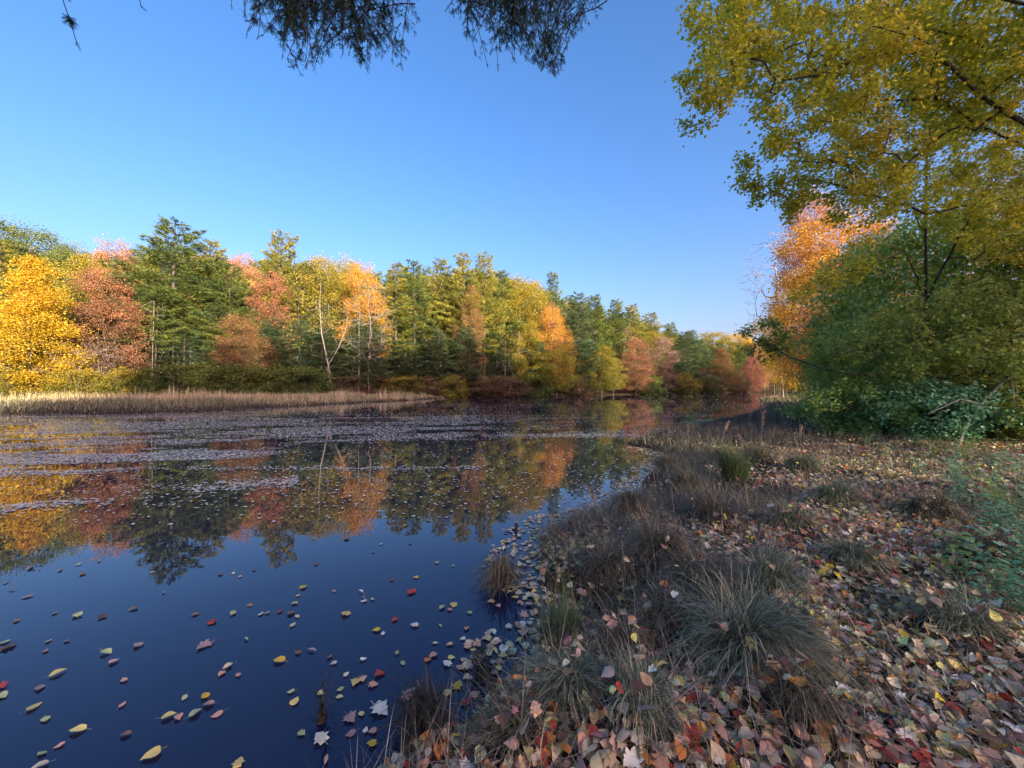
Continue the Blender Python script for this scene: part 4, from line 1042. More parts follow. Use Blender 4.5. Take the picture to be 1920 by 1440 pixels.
# marsh of dry reeds across the pond
def marsh(n_, seed, cond, Lr, pal, wr, name, label):
    rng = np.random.default_rng(seed); out = []; tot = 0
    while tot < n_:
        x = rng.uniform(-75, -7, 60000); y = rng.uniform(20, 66, 60000); s = sdist(x, y)
        k = cond(x, y, s); out.append(np.stack([x[k], y[k]], 1)); tot += k.sum()
    P = np.concatenate(out)[:n_]
    B = np.stack([P[:, 0], P[:, 1], ground(P[:, 0], P[:, 1])-0.02], 1); cols, _ = colpick(*pal, n_, rng, 0.25)
    hv = (0.15+1.7*fbm(P[:, 0]*0.45, P[:, 1]*0.45, 8)**1.4*1.6)*np.clip(0.35+sdist(P[:, 0], P[:, 1])/5, 0.35, 1)
    V, T, A = blades(B, rng.uniform(0, 2*PI, n_), rng.uniform(*Lr, n_)*hv, np.abs(rng.normal(0.25, 0.3, n_)), rng.uniform(0.1, 1.6, n_), rng.uniform(*wr, n_), cols, rng, 3)
    tag(obj(name, mesh(name, V, T, A), M_BLADE), label, 'reeds', kind='stuff')
inm = lambda x, y, s: (s > -0.3) & (y < np.interp((x/np.maximum(y, 1))*F+CX, FRONT[:, 0], FRONT[:, 1])-1.5) & (x < -6)
marsh(26000, 310, lambda x, y, s: inm(x, y, s) & (s < 9), (0.25, 0.6), ([(0.13,0.12,0.075),(0.22,0.19,0.12),(0.10,0.12,0.06),(0.34,0.29,0.18)], [4,4,3,1.5]), (0.02, 0.04), 'marsh_grass', 'grey brown marsh grass in the near part of the reed bed across the pond')
marsh(20000, 311, lambda x, y, s: inm(x, y, s) & ((s > 7) | (y > 34)), (0.4, 0.85), ([(0.48,0.40,0.23),(0.62,0.52,0.32),(0.30,0.25,0.15),(0.40,0.28,0.17)], [4,3,2,1]), (0.02, 0.045), 'sun_toned_reeds', 'straw reeds coloured pale as if sunlit at the back of the marsh and along its tip')  # straw colour lightened to stand in for sun on the back reeds
# standing clumps of pale reeds
for i, (px, Y, h, n_) in enumerate([(637,42,1.5,34),(712,50,1.5,20),(722,50.5,1.7,16),(742,51,1.5,16),(770,53,1.0,18),(320,37,1.6,40),(352,37,1.4,30),(375,38,1.4,24),(420,40,1.2,24),(262,36,1.5,18),(225,35,1.3,18),(540,40,1.1,20),(590,41,1.1,16),(480,40,1.2,22)]):
    rng = np.random.default_rng(330+i); x = (px-CX)/F*Y
    B = np.stack([x+rng.normal(0, .25, n_), Y+rng.normal(0, .25, n_), np.zeros(n_)], 1); B[:, 2] = ground(B[:, 0], B[:, 1])-0.05
    cols, _ = colpick([(0.44,0.34,0.22),(0.56,0.44,0.28)], [1,1], n_, rng)
    V, T, A = blades(B, rng.uniform(0, 6.28, n_), h*rng.uniform(.6, 1.1, n_), np.abs(rng.normal(.06, .08, n_)), rng.uniform(0, .4, n_), rng.uniform(.04, .075, n_), cols, rng, 3)
    c = np.array([x, Y, gz(x, Y)])
    labs = ['tallest clump of pale reeds at the thin end of the marsh','pale reed clump nearest the marsh tip with two stalks','slim upright pale reed clump on the marsh tip','pale reed clump between the slim one and the water','low reed clump at the very end of the marsh','broad reddish pale reed clump in the middle of the marsh','pale reed clump beside the broad reddish one','thin pale reed clump of the middle marsh','short pale reed clump before the broad green bush','single pale reed tuft under the dead trunk','small reed tuft in front of the yellow bush','low reed clump before the last green bush','small reed clump before the crooked tree','short reed clump in front of the dark green bush']
    tag(obj('reed_clump', mesh('reed_clump', V-c, T, A), M_BLADE, loc=tuple(c)), labs[i], 'reeds', 'standing reed clumps on the marsh')

# dead stalks (cattail, goldenrod) on the near bank
def stalk(x, y, h, lean, az, head, label, col=(0.17,0.13,0.09), rad=0.004, twigs=0, seed=0, zb=None):
    rng = np.random.default_rng(400+seed); z0 = gz(x, y) if zb is None else zb; sk = Skel()
    pts = [np.array([math.cos(az)*lean*h*(t**1.6), math.sin(az)*lean*h*(t**1.6), h*t]) for t in np.linspace(0, 1, 7)]
    ids = sk.line(pts); R = list(np.linspace(rad, rad*.5, 7))
    for _ in range(twigs):
        t = rng.uniform(.45, .98); p = np.array([math.cos(az)*lean*h*(t**1.6), math.sin(az)*lean*h*(t**1.6), h*t]); a = rng.uniform(0, 6.28); l = rng.uniform(.05, .16)*h
        i0 = sk.add(p, -1); R.append(rad*.5); i1 = sk.add(p+np.array([math.cos(a)*l, math.sin(a)*l, l*.8]), i0); R.append(rad*.3)
    V, T = sk.tubes(np.array(R), 5)
    o = obj('dead_stalk', None, loc=(x, y, z0)); tag(o, label, 'stalk', 'dead stalks on the near bank')
    obj('stem', mesh('stalk_stem', V, T), TWIG, o)
    if head == 'cattail':
        s2 = Skel(); t0 = pts[-1]; dr = pts[-1]-pts[-2]; dr /= np.linalg.norm(dr)
        s2.line([t0, t0+dr*.01, t0+dr*.06, t0+dr*.12, t0+dr*.13]); V, T = s2.tubes(np.array([.004, .011, .013, .011, .004]), 7)
        obj('seed_head', smooth(mesh('seed_head', V, T)), BARK_DARK, o)
    elif head == 'plume':
        n_ = 60; f = rng.uniform(.72, 1.0, n_); C = np.array([[math.cos(az)*lean*h*(q**1.6), math.sin(az)*lean*h*(q**1.6), h*q] for q in f])+rng.normal(0, .012*h, (n_, 3))
        V, T, A = leaves(C, .035, rng, RH); obj('seed_head', mesh('seed_head', V, T, A), LM['pinktan'], o)
STK = [(1396,900,1.15,'plume','tall dead stalk with a dry plume standing beside the green sedge clump'),(1424,880,1.25,'plume','tall dead stalk with a dry plume behind the green sedge clump'),
(1402,830,1.5,'plume','tall pale stalk against the far water next to the shrubs'),(1430,826,1.6,'plume','tallest pale stalk against the far water'),
 (1452,820,1.35,'cattail','stalk with a dark head before the far clearing'),(1470,822,1.2,'cattail','bent stalk with a dark head near the shrub wall'),(1230,930,.9,None,'bare stalk at the edge of the mirrored sky'),
 (1180,1010,.8,None,'bare leaning stalk over the mirrored sky'),(1120,985,.6,'plume','short stalk with a tuft at the water'),(1350,850,1.0,'plume','dry plume stalk in the tall grass along the water'),(1290,845,.95,'plume','small plume stalk near the inlet'),
 (1500,860,.9,'plume','plume stalk in front of the low shrubs'),(1540,900,.8,None,'bare twig stalk on the slope before the shrubs'),(1265,1000,.9,None,'long thin leaning stalk across the tussocks')]
for i, (px, py, h, hd, lab) in enumerate(STK):
    x, y = foot(px, py, .15); stalk(x, y, h*.72, random.uniform(.05, .3), random.uniform(0, 6.28), hd, lab, rad=.0035+.0004*y, twigs=5, seed=i)
x, y = foot(966, 1080, 0); stalk(x, y, .33, .06, 1.2, 'cattail', 'short black stalk with a dark head on the small sedge island', seed=40, zb=.02, twigs=2)
x, y = foot(795, 1350, 0); stalk(x, y, .17, .25, 2.6, None, 'short wet dark stake sticking out of the black hummock', rad=.009, seed=41, zb=.03)

# ------------------------------------------------------------------ fallen leaves
def leaf_shape(kind, bend, fold, seed):
    rng = np.random.default_rng(seed)
    if kind == 'maple':
        half = [(0.0,0.0),(0.02,0.20),(-0.06,0.36),(0.14,0.34),(0.22,0.30),(0.30,0.56),(0.42,0.44),(0.50,0.30),(0.62,0.36),(0.70,0.22),(0.80,0.16),(1.0,0.0)]
    elif kind == 'oval':
        half = [(0.0,0.0),(0.04,0.14),(0.16,0.28),(0.34,0.36),(0.54,0.34),(0.74,0.22),(0.90,0.08),(1.0,0.0)]
    elif kind == 'heart':
        half = [(0.06,0.0),(-0.02,0.18),(0.06,0.36),(0.26,0.46),(0.48,0.40),(0.70,0.24),(0.88,0.09),(1.0,0.0)]
    else:
        half = [(0.0,0.0),(0.1,0.10),(0.3,0.18),(0.55,0.19),(0.8,0.11),(1.0,0.0)]
    k = len(half); V = []
    f = lambda x, y: (x, y, 0)
    mid = [(x, 0) for x, y in half]; up = half; dn = [(x, -y*rng.uniform(.88, 1.05)) for x, y in half]
    pts = mid+up[1:-1]+dn[1:-1]
    for x, y in pts:
        z = fold*abs(y)+bend*((x-.5)**2-.25)*-1.0*1.2 + 0.05*math.sin(9*x+seed)*abs(y)*2
        yy = y*(1-abs(fold)*.25); V.append((x-.5, yy+.03*math.sin(5*x+seed), z))
    T = []
    for s_, o0 in ((1, k), (-1, k+k-2)):
        for i in range(k-1):
            a, b = i, i+1; c = None if i == 0 else o0+i-1; d_ = None if i+1 == k-1 else o0+i
            tri = []
            if c is None: tri = [(a, b, d_)]
            elif d_ is None: tri = [(a, b, c)]
            else: tri = [(a, b, d_), (a, d_, c)]
            for t in tri: T.append(t if s_ > 0 else (t[0], t[2], t[1]))
    n0 = len(V); a0 = V[0]
    V += [(a0[0]-.38, .05, a0[2]+.03), (a0[0]-.38, .075, a0[2]+.03), (a0[0], -.012, a0[2]), (a0[0], .012, a0[2])]
    T += [(n0, n0+2, n0+1), (n0+1, n0+2, n0+3)]
    return np.array(V, float), np.array(T)
SHAPES = []
for i, (k, b, f) in enumerate([('maple',.25,.15),('maple',-.35,.35),('maple',.55,-.3),('maple',.1,.05),('oval',.3,.35),('oval',-.3,.15),('oval',.6,.6),('heart',.25,.25),('heart',-.4,.4),('heart',.1,.1),('long',.4,.5),('long',-.2,.3)]):
    SHAPES.append((k, leaf_shape(k, b, f, i)))
# colour: name, rgb
LC = [('tan',(0.46,0.33,0.22)),('pale beige',(0.62,0.52,0.40)),('pinkish',(0.56,0.33,0.27)),('pale yellow',(0.64,0.54,0.22)),('bright yellow',(0.68,0.46,0.05)),('orange',(0.52,0.20,0.05)),
      ('red',(0.34,0.05,0.035)),('dark brown',(0.11,0.065,0.04)),('brown',(0.24,0.135,0.07)),('greyish purple',(0.30,0.22,0.25)),('pale green',(0.40,0.46,0.26)),('whitish',(0.72,0.70,0.64))]
LC = [(n__, tuple(min(.85, v*k) for v, k in zip(c__, (1.15, 1.05, .86)))) for n__, c__ in LC]
LC = [(n__, tuple(min(.85, v*g__) for v, g__ in zip(c__, (1.10, 1.20, 1.12)))) for n__, c__ in LC]
LCW = [15,24,11,12,5,6,6,9,9,2,3,11]

def leaf_rot(n_, rng, tilt):
    az = rng.uniform(0, 2*PI, n_); el = rng.normal(0, tilt, n_)
    d = np.stack([np.cos(az)*np.cos(el), np.sin(az)*np.cos(el), np.sin(el)], 1)
    roll = rng.normal(0, tilt*1.2, n_)+np.where(rng.random(n_) < 0.35, PI, 0)
    return frames(d, roll)

rng = np.random.default_rng(500)
dens_pts = []
P = bank_points(19000, rng, (-1, 7.5), (1.15, 4.4), -0.02, 9)
P2 = bank_points(27000, rng, (0, 14), (3.6, 9.5), -0.02, 9)
k2 = fbm(P2[:, 0]*0.8+2, P2[:, 1]*0.8, 11)+np.where(P2[:, 0]/P2[:, 1] > 0.72, 0.16, -0.02) > 0.45
P3 = bank_points(5000, rng, (3, 17), (9, 16), 0.2, 9)
P = np.concatenate([P, P2[k2], P3])
ppx = P[:, 0]/P[:, 1]*F+CX; ppy = HY+(CAMH-.2)/P[:, 1]*F
zone = np.clip((1490-ppx)/90, 0, 1)*np.clip((1190-ppy)/60, 0, 1)      # the dark sedge zone by the water keeps few leaves
zone = zone*np.where(fbm(P[:, 0]*1.6, P[:, 1]*1.6, 19) > .52, .55, 1)
P = P[rng.random(len(P)) > zone*.86]
off_t = np.full(len(P), 9.0)
for (mx, my, r, h) in MOUND[:24]:
    off_t = np.minimum(off_t, np.hypot(P[:, 0]-mx, P[:, 1]-my)/r)
kt_ = (off_t > 1.0) | (rng.random(len(P)) < 0.20); P = P[kt_]; off_t = off_t[kt_]
Z = ground(P[:, 0], P[:, 1])+rng.uniform(0.004, 0.065, len(P))+np.where(off_t < 1.0, rng.uniform(0.02, 0.14, len(P)), 0)
vis = (P[:, 0]/P[:, 1] < 1.28) & (np.abs(HY+(CAMH-Z)/P[:, 1]*F) < 1425)
own_order = np.argsort(np.where(vis, P[:, 1], 99)); 
# the bank leaves that show largest: leaves of their own
shape_mesh = []
for k, (V, T) in SHAPES:
    mm_ = smooth(mesh('leaf_'+k, V, T)); mm_.materials.append(M_LEAF_ONE); shape_mesh.append(mm_)
def lighter(c, j): return tuple(float(min(.9, v*j)) for v in c)
def one_leaf(name, x, y, z, size, si, ci, rng, label, group, tilt=0.25, az=None, flip=False):
    o = bpy.data.objects.new(name, shape_mesh[si]); COL.objects.link(o)
    o.location = (x, y, z); o.scale = (size,)*3
    o.rotation_euler = (rng.normal(0, tilt)+(PI if flip else 0), rng.normal(0, tilt), rng.uniform(0, 6.28) if az is None else az)
    c = LC[ci][1]; o.color = (*lighter(c, rng.uniform(.8, 1.2)), 1)
    tag(o, label, 'leaf', group); return o
SHN = {'maple': 'lobed maple', 'oval': 'oval', 'heart': 'heart shaped', 'long': 'narrow'}
MARKS = [((x, y), t) for x, y, t in [(TUSS[0][0], TUSS[0][1], 'the big drooping tussock'), (TUSS[14][0], TUSS[14][1], 'the flattened shore tuft'), (TUSS[15][0], TUSS[15][1], 'the pale leaf tuft'),
  (TUSS[13][0], TUSS[13][1], 'the grey shore tuft'), (TUSS[16][0], TUSS[16][1], 'the dark fallen branch'), (TUSS[17][0], TUSS[17][1], 'the loose slope tuft'), (TUSS[12][0], TUSS[12][1], 'the leaf filled hollow'),
  (TUSS[9][0], TUSS[9][1], 'the loose tuft among pale leaves'), (TUSS[19][0], TUSS[19][1], 'the tuft behind the tussock'), (TUSS[18][0], TUSS[18][1], 'the teal plants')]]
def near_mark(x, y):
    d = [math.hypot(x-m[0][0], y-m[0][1]) for m in MARKS]; i = int(np.argmin(d)); mx, my = MARKS[i][0]
    side = 'above' if y > my+.12 else 'below' if y < my-.12 else 'beside'
    near = ' close' if d[i] < .3 else ''
    return f'{near} {side} {MARKS[i][1]}'
wl = np.array(LCW, float)/sum(LCW)
own = own_order[:300]; rest = own_order[300:]
red = fbm(P[:, 0]*1.3+9, P[:, 1]*1.3, 14)
for j in own:
    si = int(rng.choice(12, p=np.array([3,3,2,3,2,2,1.5,3,2.5,2.5,1,1])/26.5)); ww = wl.copy()
    if red[j] > .52: ww = ww*np.array([1,.8,2,1,1,2,3,1,1,2,.5,.7]); ww /= ww.sum()
    ci = int(rng.choice(12, p=ww)); x, y = P[j]; size = rng.uniform(.040, .080)
    nm = SHN[SHAPES[si][0]]; big = 'large' if size > .068 else 'small' if size < .052 else 'mid sized'; curl = ('flat', 'cupped', 'curled')[(si*7) % 3] if si not in (2, 6, 10) else 'tightly curled'
    one_leaf('fallen_leaf', float(x), float(y), float(Z[j]+.008), size, si, ci, rng, f'{big} {curl} {LC[ci][0]} {nm} leaf{near_mark(x, y)}'.replace('  ', ' '), 'fallen leaves on the near bank', .34, flip=rng.random() < .3)
# the others
geo = []
n_ = len(rest); si_all = rng.choice(12, n_, p=np.array([3,3,2,3,2,2,1.5,3,2.5,2.5,1,1])/26.5)
cols, _ = colpick([c for _, c in LC], LCW, n_, rng, .34)
rr_m = (red[rest] > .52) & (rng.random(n_) < .4); cr_, _ = colpick([LC[2][1], LC[6][1], LC[5][1], LC[9][1]], [3,3,2,2], n_, rng, .22); cols[rr_m] = cr_[rr_m]
M_ = leaf_rot(n_, rng, .42)*(rng.uniform(.032, .070, n_)*(1+.0*P[rest, 1]))[:, None, None]
Tt = np.stack([P[rest, 0], P[rest, 1], Z[rest]], 1)
for s_ in range(12):
    k = si_all == s_
    V, T = inst(SHAPES[s_][1][0], SHAPES[s_][1][1], M_[k], Tt[k]); geo.append((V, T, rep(cols[k], len(SHAPES[s_][1][0]))))
V, T, A = cat_geo(geo)
tag(obj('leaf_litter', mesh('leaf_litter', V, T, A), M_LEAF_BULK), 'litter of fallen autumn leaves covering the near bank', 'leaves', kind='stuff')

ng = 2600; rngt = np.random.default_rng(901); Pq = bank_points(ng, rngt, (-1, 10), (1.2, 9), 0.02, 8); az_ = rngt.uniform(0, 6.28, ng); l_ = rngt.uniform(.04, .22, ng)
dq = np.stack([np.cos(az_), np.sin(az_), rngt.normal(.05, .15, ng)], 1); TWV = np.array([(0, -.5, 0), (0, .5, 0), (0, 0, .8), (1, .2, 0), (1, -.2, 0), (1, 0, .4)], float); TWF = np.array([(0, 3, 1), (0, 4, 3), (1, 3, 5), (1, 5, 2), (0, 2, 5), (0, 5, 4)])
Mq = frames(dq); Mq = Mq*np.stack([l_, rngt.uniform(.003, .007, ng), rngt.uniform(.003, .007, ng)], 1)[:, None, :]
V, T = inst(TWV, TWF, Mq, np.stack([Pq[:, 0], Pq[:, 1], ground(Pq[:, 0], Pq[:, 1])+rngt.uniform(.01, .06, ng)], 1)); cq, _ = colpick([(.10,.075,.055),(.22,.18,.14),(.05,.04,.03)], [2,2,1], ng, rngt)
tag(obj('twig_litter', mesh('twig_litter', V, T, rep(cq, 6)), M_BLADE), 'broken twigs strewn among the fallen leaves', 'twigs', kind='stuff')
# leaves floating on the open water: px, py, colour, shape, length px
FL = [(55,1118,9,5,22),(150,1152,10,4,28),(198,1156,7,8,22),(252,1141,8,7,18),(36,1163,8,5,18),(108,1148,9,5,14),(12,1203,10,5,22),(25,1210,7,1,28),(97,1200,1,5,14),(92,1218,9,5,13),(130,1200,9,5,8),
 (262,1208,9,8,24),(205,1222,10,4,28),(220,1238,2,7,20),(238,1272,2,5,20),(115,1260,3,4,30),(80,1288,9,5,26),(10,1285,6,1,26),(12,1303,10,8,28),(72,1322,3,5,30),(92,1346,10,5,24),(152,1366,3,4,34),(118,1394,2,5,20),(86,1408,10,5,14),(80,1434,1,4,34),
 (368,1151,8,9,16),(402,1164,6,0,22),(440,1148,10,4,22),(472,1134,8,5,16),(492,1150,11,5,16),(503,1148,9,5,14),(526,1146,6,7,14),(550,1148,8,7,20),(560,1155,1,5,15),(556,1130,10,9,16),(572,1100,4,7,18),(560,1116,1,5,12),(552,1170,10,5,18),
 (415,1076,8,8,12),(440,1074,1,5,10),(453,1080,2,5,10),(480,1068,7,8,10),(593,1058,6,7,12),(628,1108,9,5,14),(385,1210,9,1,36),(465,1197,10,10,18),(526,1237,4,4,30),(560,1222,8,7,16),(588,1218,9,10,24),(620,1230,8,5,14),(627,1242,11,8,16),
 (430,1248,1,4,24),(418,1262,2,7,18),(450,1264,2,5,16),(350,1306,10,5,14),(388,1302,4,7,22),(395,1318,2,4,26),(372,1334,10,4,30),(411,1337,2,5,26),(322,1340,3,4,30),(340,1343,2,7,22),(241,1374,8,4,24),(236,1318,2,5,14),
 (548,1294,10,5,18),(557,1312,3,7,24),(605,1298,3,7,16),(288,1413,3,7,38),(453,1425,3,0,28),(615,1420,2,10,28),(603,1380,11,0,38),(570,1372,10,3,14),(640,1304,10,5,12),
 (735,1087,6,8,12),(780,1082,4,9,14),(775,1108,6,1,26),(700,1122,10,5,14),(740,1162,6,1,18),(777,1171,11,0,20),(648,1150,3,0,24),(683,1126,11,5,16),(678,1108,11,10,16),(683,1120,9,10,18),(706,1180,4,9,20),(720,1186,11,5,10),(826,1172,10,10,12),(875,1178,2,7,16),(843,1207,0,8,18),(868,1197,11,7,12),
 (746,1222,10,4,12),(684,1234,11,8,16),(757,1242,10,5,10),(818,1204,1,5,14),(812,1228,2,7,22),(804,1236,5,7,18),(712,1262,6,0,28),(703,1282,2,0,22),(668,1278,3,0,26),(682,1272,2,0,22),(652,1262,11,5,12),(640,1290,10,5,12),(717,1330,11,0,46),(680,1336,3,5,20),(770,1298,2,0,36),(688,1365,11,5,18),(700,1368,2,7,20),(698,1391,4,7,24),(660,1345,9,0,34),(660,1372,9,5,26),
 (838,1242,11,0,24),(862,1250,2,0,22),(880,1240,3,0,20),(848,1232,3,7,18),(905,1228,2,0,22),(920,1215,1,0,18),(930,1240,0,0,24),(945,1228,3,0,22),(895,1256,2,0,24),(875,1268,1,7,20),(928,1260,2,4,20),(860,1282,4,0,28),(880,1270,11,7,16),(945,1275,10,5,14),(893,1300,2,7,26),(875,1312,6,1,28),(838,1296,3,0,24),(935,1300,4,7,16),(963,1305,3,7,18),(985,1280,11,0,26),(960,1262,2,5,14),
 (850,1133,3,9,20),(843,1142,2,7,14),(880,1148,10,7,14),(830,1138,10,4,20),(920,1128,0,7,20),(935,1136,2,7,16),(965,1120,3,7,18),(985,1118,0,5,16),(1005,1125,2,7,18),(1025,1128,0,7,16),(1040,1135,5,7,16),(1058,1132,3,7,14),(1000,1150,2,0,24),(1045,1160,6,7,16),(980,1170,11,4,26),(1020,1165,1,5,16),(1075,1148,10,7,18),(1010,1085,1,7,14),(1030,1075,0,7,12),(995,1060,1,5,12),(1005,1040,2,7,12),(1020,1030,0,5,12),(985,1098,3,7,12),
 (700,1035,9,5,8),(770,1018,8,7,10),(715,1020,10,5,10),(650,1010,8,8,18),(900,1012,7,8,10),(820,1055,0,7,12),(850,1060,10,5,10),(948,1000,7,8,10),(1002,997,6,7,9),(760,985,10,5,10),(590,1010,10,5,8),
 (60,1064,9,10,26),(115,1068,9,10,22),(150,1058,10,5,14),(158,1076,8,5,18),(15,1092,9,5,12),(30,1104,9,10,18),(190,1052,7,5,10),(310,1110,9,10,14),(290,1072,10,5,10)]
REG = lambda px, py: (('at the corner near the picture bottom' if px < 330 and py > 1290 else 'on the dark water near the picture edge' if px < 200 else 'under the mirrored tip of the tallest pine' if px < 470 and py < 1290 else
  'in the string of leaves on dark water' if px < 470 else 'above the tiny dark rush tuft' if px < 660 and py < 1290 else 'around the tiny dark rush tuft' if px < 660 else 'beside the wet black hummock' if py > 1290 and px < 1000 and py > 1310 else
  'in the drift by the sunken tuft' if py > 1200 and px > 790 else 'before the small sedge island' if px < 830 else 'next to the small sedge island' if py > 1020 else 'at the edge of the mirrored wood'))
seen = {}
for i, (px, py, ci, si, lp) in enumerate(FL):
    Y = CAMH*F/(py-HY); x = (px-CX)/F*Y; dist = math.hypot(Y, CAMH); 
    if sdist(np.array([x]), np.array([Y]))[0] > 0.25: continue
    size = min(.115, max(.04, lp/F*math.hypot(Y, CAMH*0.3)*0.74))
    nm = SHN[SHAPES[si][0]]; sz = 'large ' if size > .085 else 'small ' if size < .055 else ''
    lab = f'{sz}{LC[ci][0]} {nm} leaf floating {REG(px, py)}'
    if lab in seen: lab = lab.replace(' leaf floating', (' upturned leaf floating', ' tilted leaf floating', ' flat leaf floating', ' cupped leaf floating')[seen[lab] % 4]) if seen.setdefault(lab, 0) is not None else lab
    seen[f'{sz}{LC[ci][0]} {nm} leaf floating {REG(px, py)}'] = seen.get(f'{sz}{LC[ci][0]} {nm} leaf floating {REG(px, py)}', 0)+1
    zf = max(0.006, gz(x, Y)+.01)
    fo_ = one_leaf('floating_leaf', x, Y, zf+0.05*size, size, si, ci, rng, lab, 'leaves floating on the open water', .07); fo_.scale = (size, size, size*.55)

# many small leaves far out: rafts on the water, laid in drifting bands
rng = np.random.default_rng(600)
def raft(n_, yr, dens, size, seed, name, label, tilt=.04):
    rng = np.random.default_rng(seed); out = []; tot = 0
    while tot < n_:
        y = yr[0]*(yr[1]/yr[0])**rng.random(60000); y = y; x = rng.uniform(-1.45, 1.0, 60000)*y
        s = sdist(x, y); pr = dens(x, y)*(s < 0.05); k = rng.random(60000) < pr
        out.append(np.stack([x[k], y[k]], 1)); tot += int(k.sum())
        if len(out) > 60: break
    P = np.concatenate(out)[:n_]; n_ = len(P)
    cols, _ = colpick([(0.56,0.50,0.41),(0.68,0.62,0.51),(0.44,0.38,0.29),(0.66,0.62,0.46),(0.34,0.27,0.20)], [4,4,2,1,1], n_, rng, .2)
    an = np.arange(6)*PI/3; TV = np.stack([.5*np.cos(an)*(1+.2*(an > 2)), .36*np.sin(an), .03*np.cos(2*an)], 1); TF = np.array([(0,1,2),(0,2,3),(0,3,4),(0,4,5)])
    M = leaf_rot2(n_, rng, tilt)*(rng.uniform(*size, n_)*(0.65+0.032*P[:, 1]))[:, None, None]
    V, T = inst(TV, TF, M, np.stack([P[:, 0], P[:, 1], np.full(n_, .012)], 1))
    tag(obj(name, mesh(name, V, T, rep(cols, 6)), M_PAD), label, 'leaves', kind='stuff')
def leaf_rot2(n_, rng, tilt):
    az = rng.uniform(0, 2*PI, n_); el = rng.normal(0, tilt, n_)
    return frames(np.stack([np.cos(az)*np.cos(el), np.sin(az)*np.cos(el), np.sin(el)], 1), rng.normal(0, tilt, n_))
def bands(x, y):
    px = x/y*F+CX; py = HY+CAMH/y*F
    lo1 = np.interp(px, [-200,0,150,400,640,800,1000], [905,897,893,872,838,832,824])
    a = np.clip((lo1-py)/12, 0, 1)*np.clip((py-772)/14, 0.25, 1)
    u = x*.35+y*.25; v = y-0.18*x
    nz_ = fbm(x*.22, v*.9, 12)+0.35*(vnoise(x*.9, v*3.2, 13)-.5)
    a = a*np.clip((nz_-.36)*7, 0, 1)*np.where(px > 900, .45, 1)
    lo2 = np.interp(px, [0,150,300,500,560], [952,938,920,905,902]); st = np.exp(-((py-lo2)/7.0)**2)*(px < 560)*np.clip((fbm(x*.6, v*1.2, 15)-.3)*3, 0, 1)
    sc_ = .035*(py < 985)*np.clip((985-py)/60, 0, 1)
    st2 = np.exp(-((py-878)/3.5)**2)*(px > 350)*(px < 900)*.35*(vnoise(x*.8, v, 21) > .5)
    st3 = np.exp(-((py-817)/3)**2)*(px > 900)*(px < 1250)*.8
    return np.clip(a+st*.9+sc_+st2+st3, 0, 1)
raft(46000, (4.8, 42), bands, (.034, .068), 601, 'floating_leaf_rafts', 'drifting bands of small pinkish leaves covering the middle of the pond')
raft(500, (42, 120), lambda x, y: np.clip((fbm(x*.1, y*.3, 23)-.3)*2, 0, 1)*.5, (.06, .11), 602, 'far_floating_leaves', 'scattered floating leaves glinting on the far water')
# scum of leaves in the little bay beside the bank
rng = np.random.default_rng(610)
x = rng.uniform(-.3, 4.5, 60000); y = rng.uniform(2.3, 11, 60000); s = sdist(x, y)
k = (s < .05) & (s > -.55*(.4+fbm(x*2, y*2, 30))) & (rng.random(60000) < .17); x, y = x[k], y[k]; n_ = len(x); geo = []
si_ = rng.integers(0, 12, n_); cols, _ = colpick([LC[i][1] for i in (0,1,2,3,11)], [2,4,2,3,2], n_, rng); M_ = leaf_rot(n_, rng, .08)*rng.uniform(.035, .075, n_)[:, None, None]
for q in range(12):
    k = si_ == q; V, T = inst(SHAPES[q][1][0], SHAPES[q][1][1], M_[k], np.stack([x[k], y[k], np.full(k.sum(), .012)], 1)); geo.append((V, T, rep(cols[k], len(SHAPES[q][1][0]))))
V, T, A = cat_geo(geo); tag(obj('shore_leaves', mesh('shore_leaves', V, T, A), M_LEAF_BULK), 'leaves gathered on the water along the edge of the bank', 'leaves', kind='stuff')

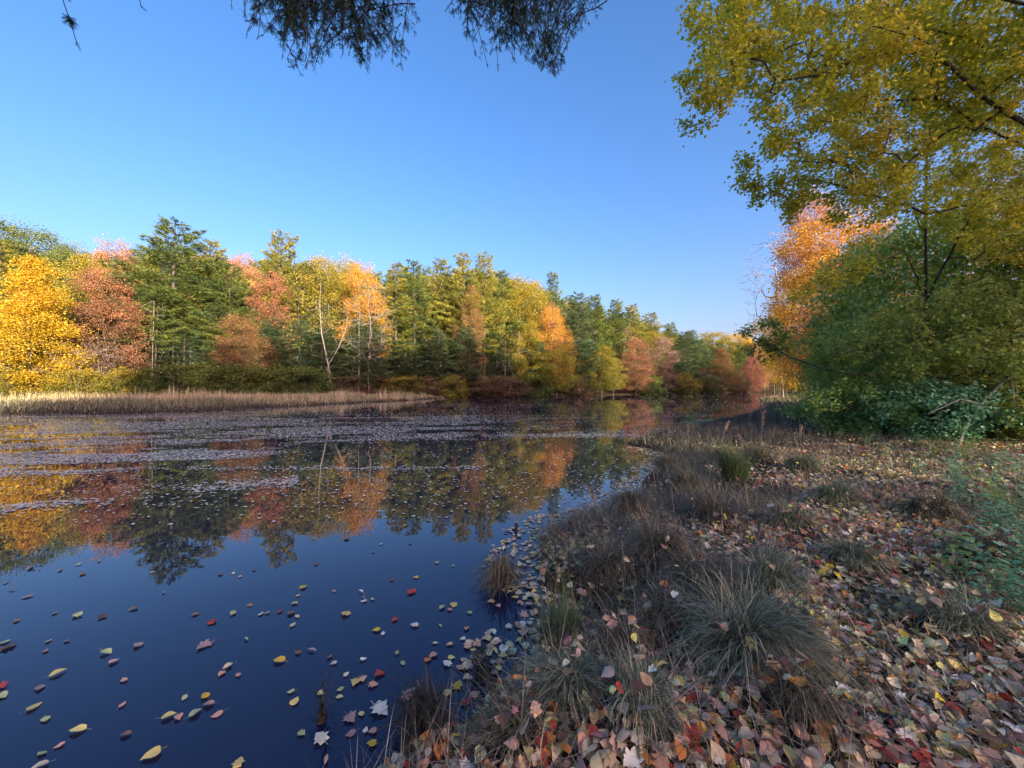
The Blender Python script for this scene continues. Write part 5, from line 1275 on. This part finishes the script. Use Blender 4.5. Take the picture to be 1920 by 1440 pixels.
# ------------------------------------------------------------------ low plants with teal leaves
def plant_proto(seed, h=.35, nst=5, leaf=.055):
    rng = np.random.default_rng(seed); sk = Skel(); R = []; C = []; D = []
    for _ in range(nst):
        a = rng.uniform(0, 6.28); l = rng.uniform(.1, .5); p = np.array([rng.normal(0, .03), rng.normal(0, .03), 0.0]); i0 = sk.add(p, -1); R.append(.003); hh = h*rng.uniform(.5, 1.1)
        for j in range(1, 7):
            q = p+np.array([math.cos(a)*l*hh*(j/6)**1.3, math.sin(a)*l*hh*(j/6)**1.3, hh*j/6]); i0 = sk.add(q, i0); R.append(.003-.0003*j)
            if j > 1:
                for s_ in (0, PI):
                    b = a+PI/2+s_+(j % 2)*.9; C.append(q); D.append((math.cos(b), math.sin(b), rng.uniform(-.3, .35)))
    V, T = sk.tubes(np.array(R), 4); C = np.array(C); D = np.array(D); tm = leaf_shape('oval', .3, .2, seed)
    V2, T2 = inst(tm[0]+np.array([.62, 0, 0]), tm[1], frames(D, rng.normal(0, .2, len(D)))*(leaf*rng.uniform(.6, 1.3, len(D)))[:, None, None], C)
    A = rep(np.stack([rng.random(len(C)), np.full(len(C), rng.random()), rng.random(len(C)), np.ones(len(C))], 1), len(tm[0]))
    return mesh('plant_stem', V, T), mesh('plant_foliage', V2, T2, A)
PP = [plant_proto(70+i, .34+.05*i, 5+i % 3) for i in range(5)]
rng = np.random.default_rng(71)
PL = []
for (px0, px1, py0, py1, n_) in [(1640,1920,800,870,44),(1780,1920,870,960,34),(1830,1920,960,1060,20),(1790,1920,1090,1170,14),(1520,1700,775,835,26),(1690,1800,880,910,2)]:
    for _ in range(n_):
        px = rng.uniform(px0, px1+60); py = rng.uniform(py0, py1); x, y = foot(px, py+14, .22); PL.append((x, y, px, py))
PL.sort(key=lambda p: p[1])
for i, (x, y, px, py) in enumerate(PL):
    st, fo = PP[int(rng.integers(0, 5))]; o = obj('leafy_plant', None, loc=(x, y, gz(x, y)-.01), rot=(0, 0, rng.uniform(0, 6.28)), scale=((psc := rng.uniform(.55, 1.0)),)*3)
    where = 'in the bed under the shrubs' if py < 870 else 'on the leaf slope below the shrubs' if py < 960 else 'at the picture edge amid pale leaves' if py < 1060 else 'in the lowest patch beside the grass tuft'
    if px < 1700: where = 'where the shrub wall meets the dry grass'
    mk = ('teal', 'teal', 'teal', 'deep') if py > 870 else ('teal', 'deep', 'deep', 'sapling'); mk = mk[int(rng.integers(0, 4))]; cn = {'teal': 'teal', 'deep': 'dark green', 'sapling': 'yellowish green'}[mk]
    tag(o, f'{("tiny", "low", "taller")[int((psc-.55)/.1501)]} {cn} leafy plant {where}', 'plant', 'low leafy plants on the slope')
    obj('stem', st, TWIG, o); obj('foliage', fo, LM['teal'], o, omat=LM[mk])
# little herb tufts in the litter
tot = sum(len(m_.polygons) for m_ in bpy.data.meshes)
print('TRIS', tot, 'objects', len(bpy.data.objects), 'fill', n_fill)
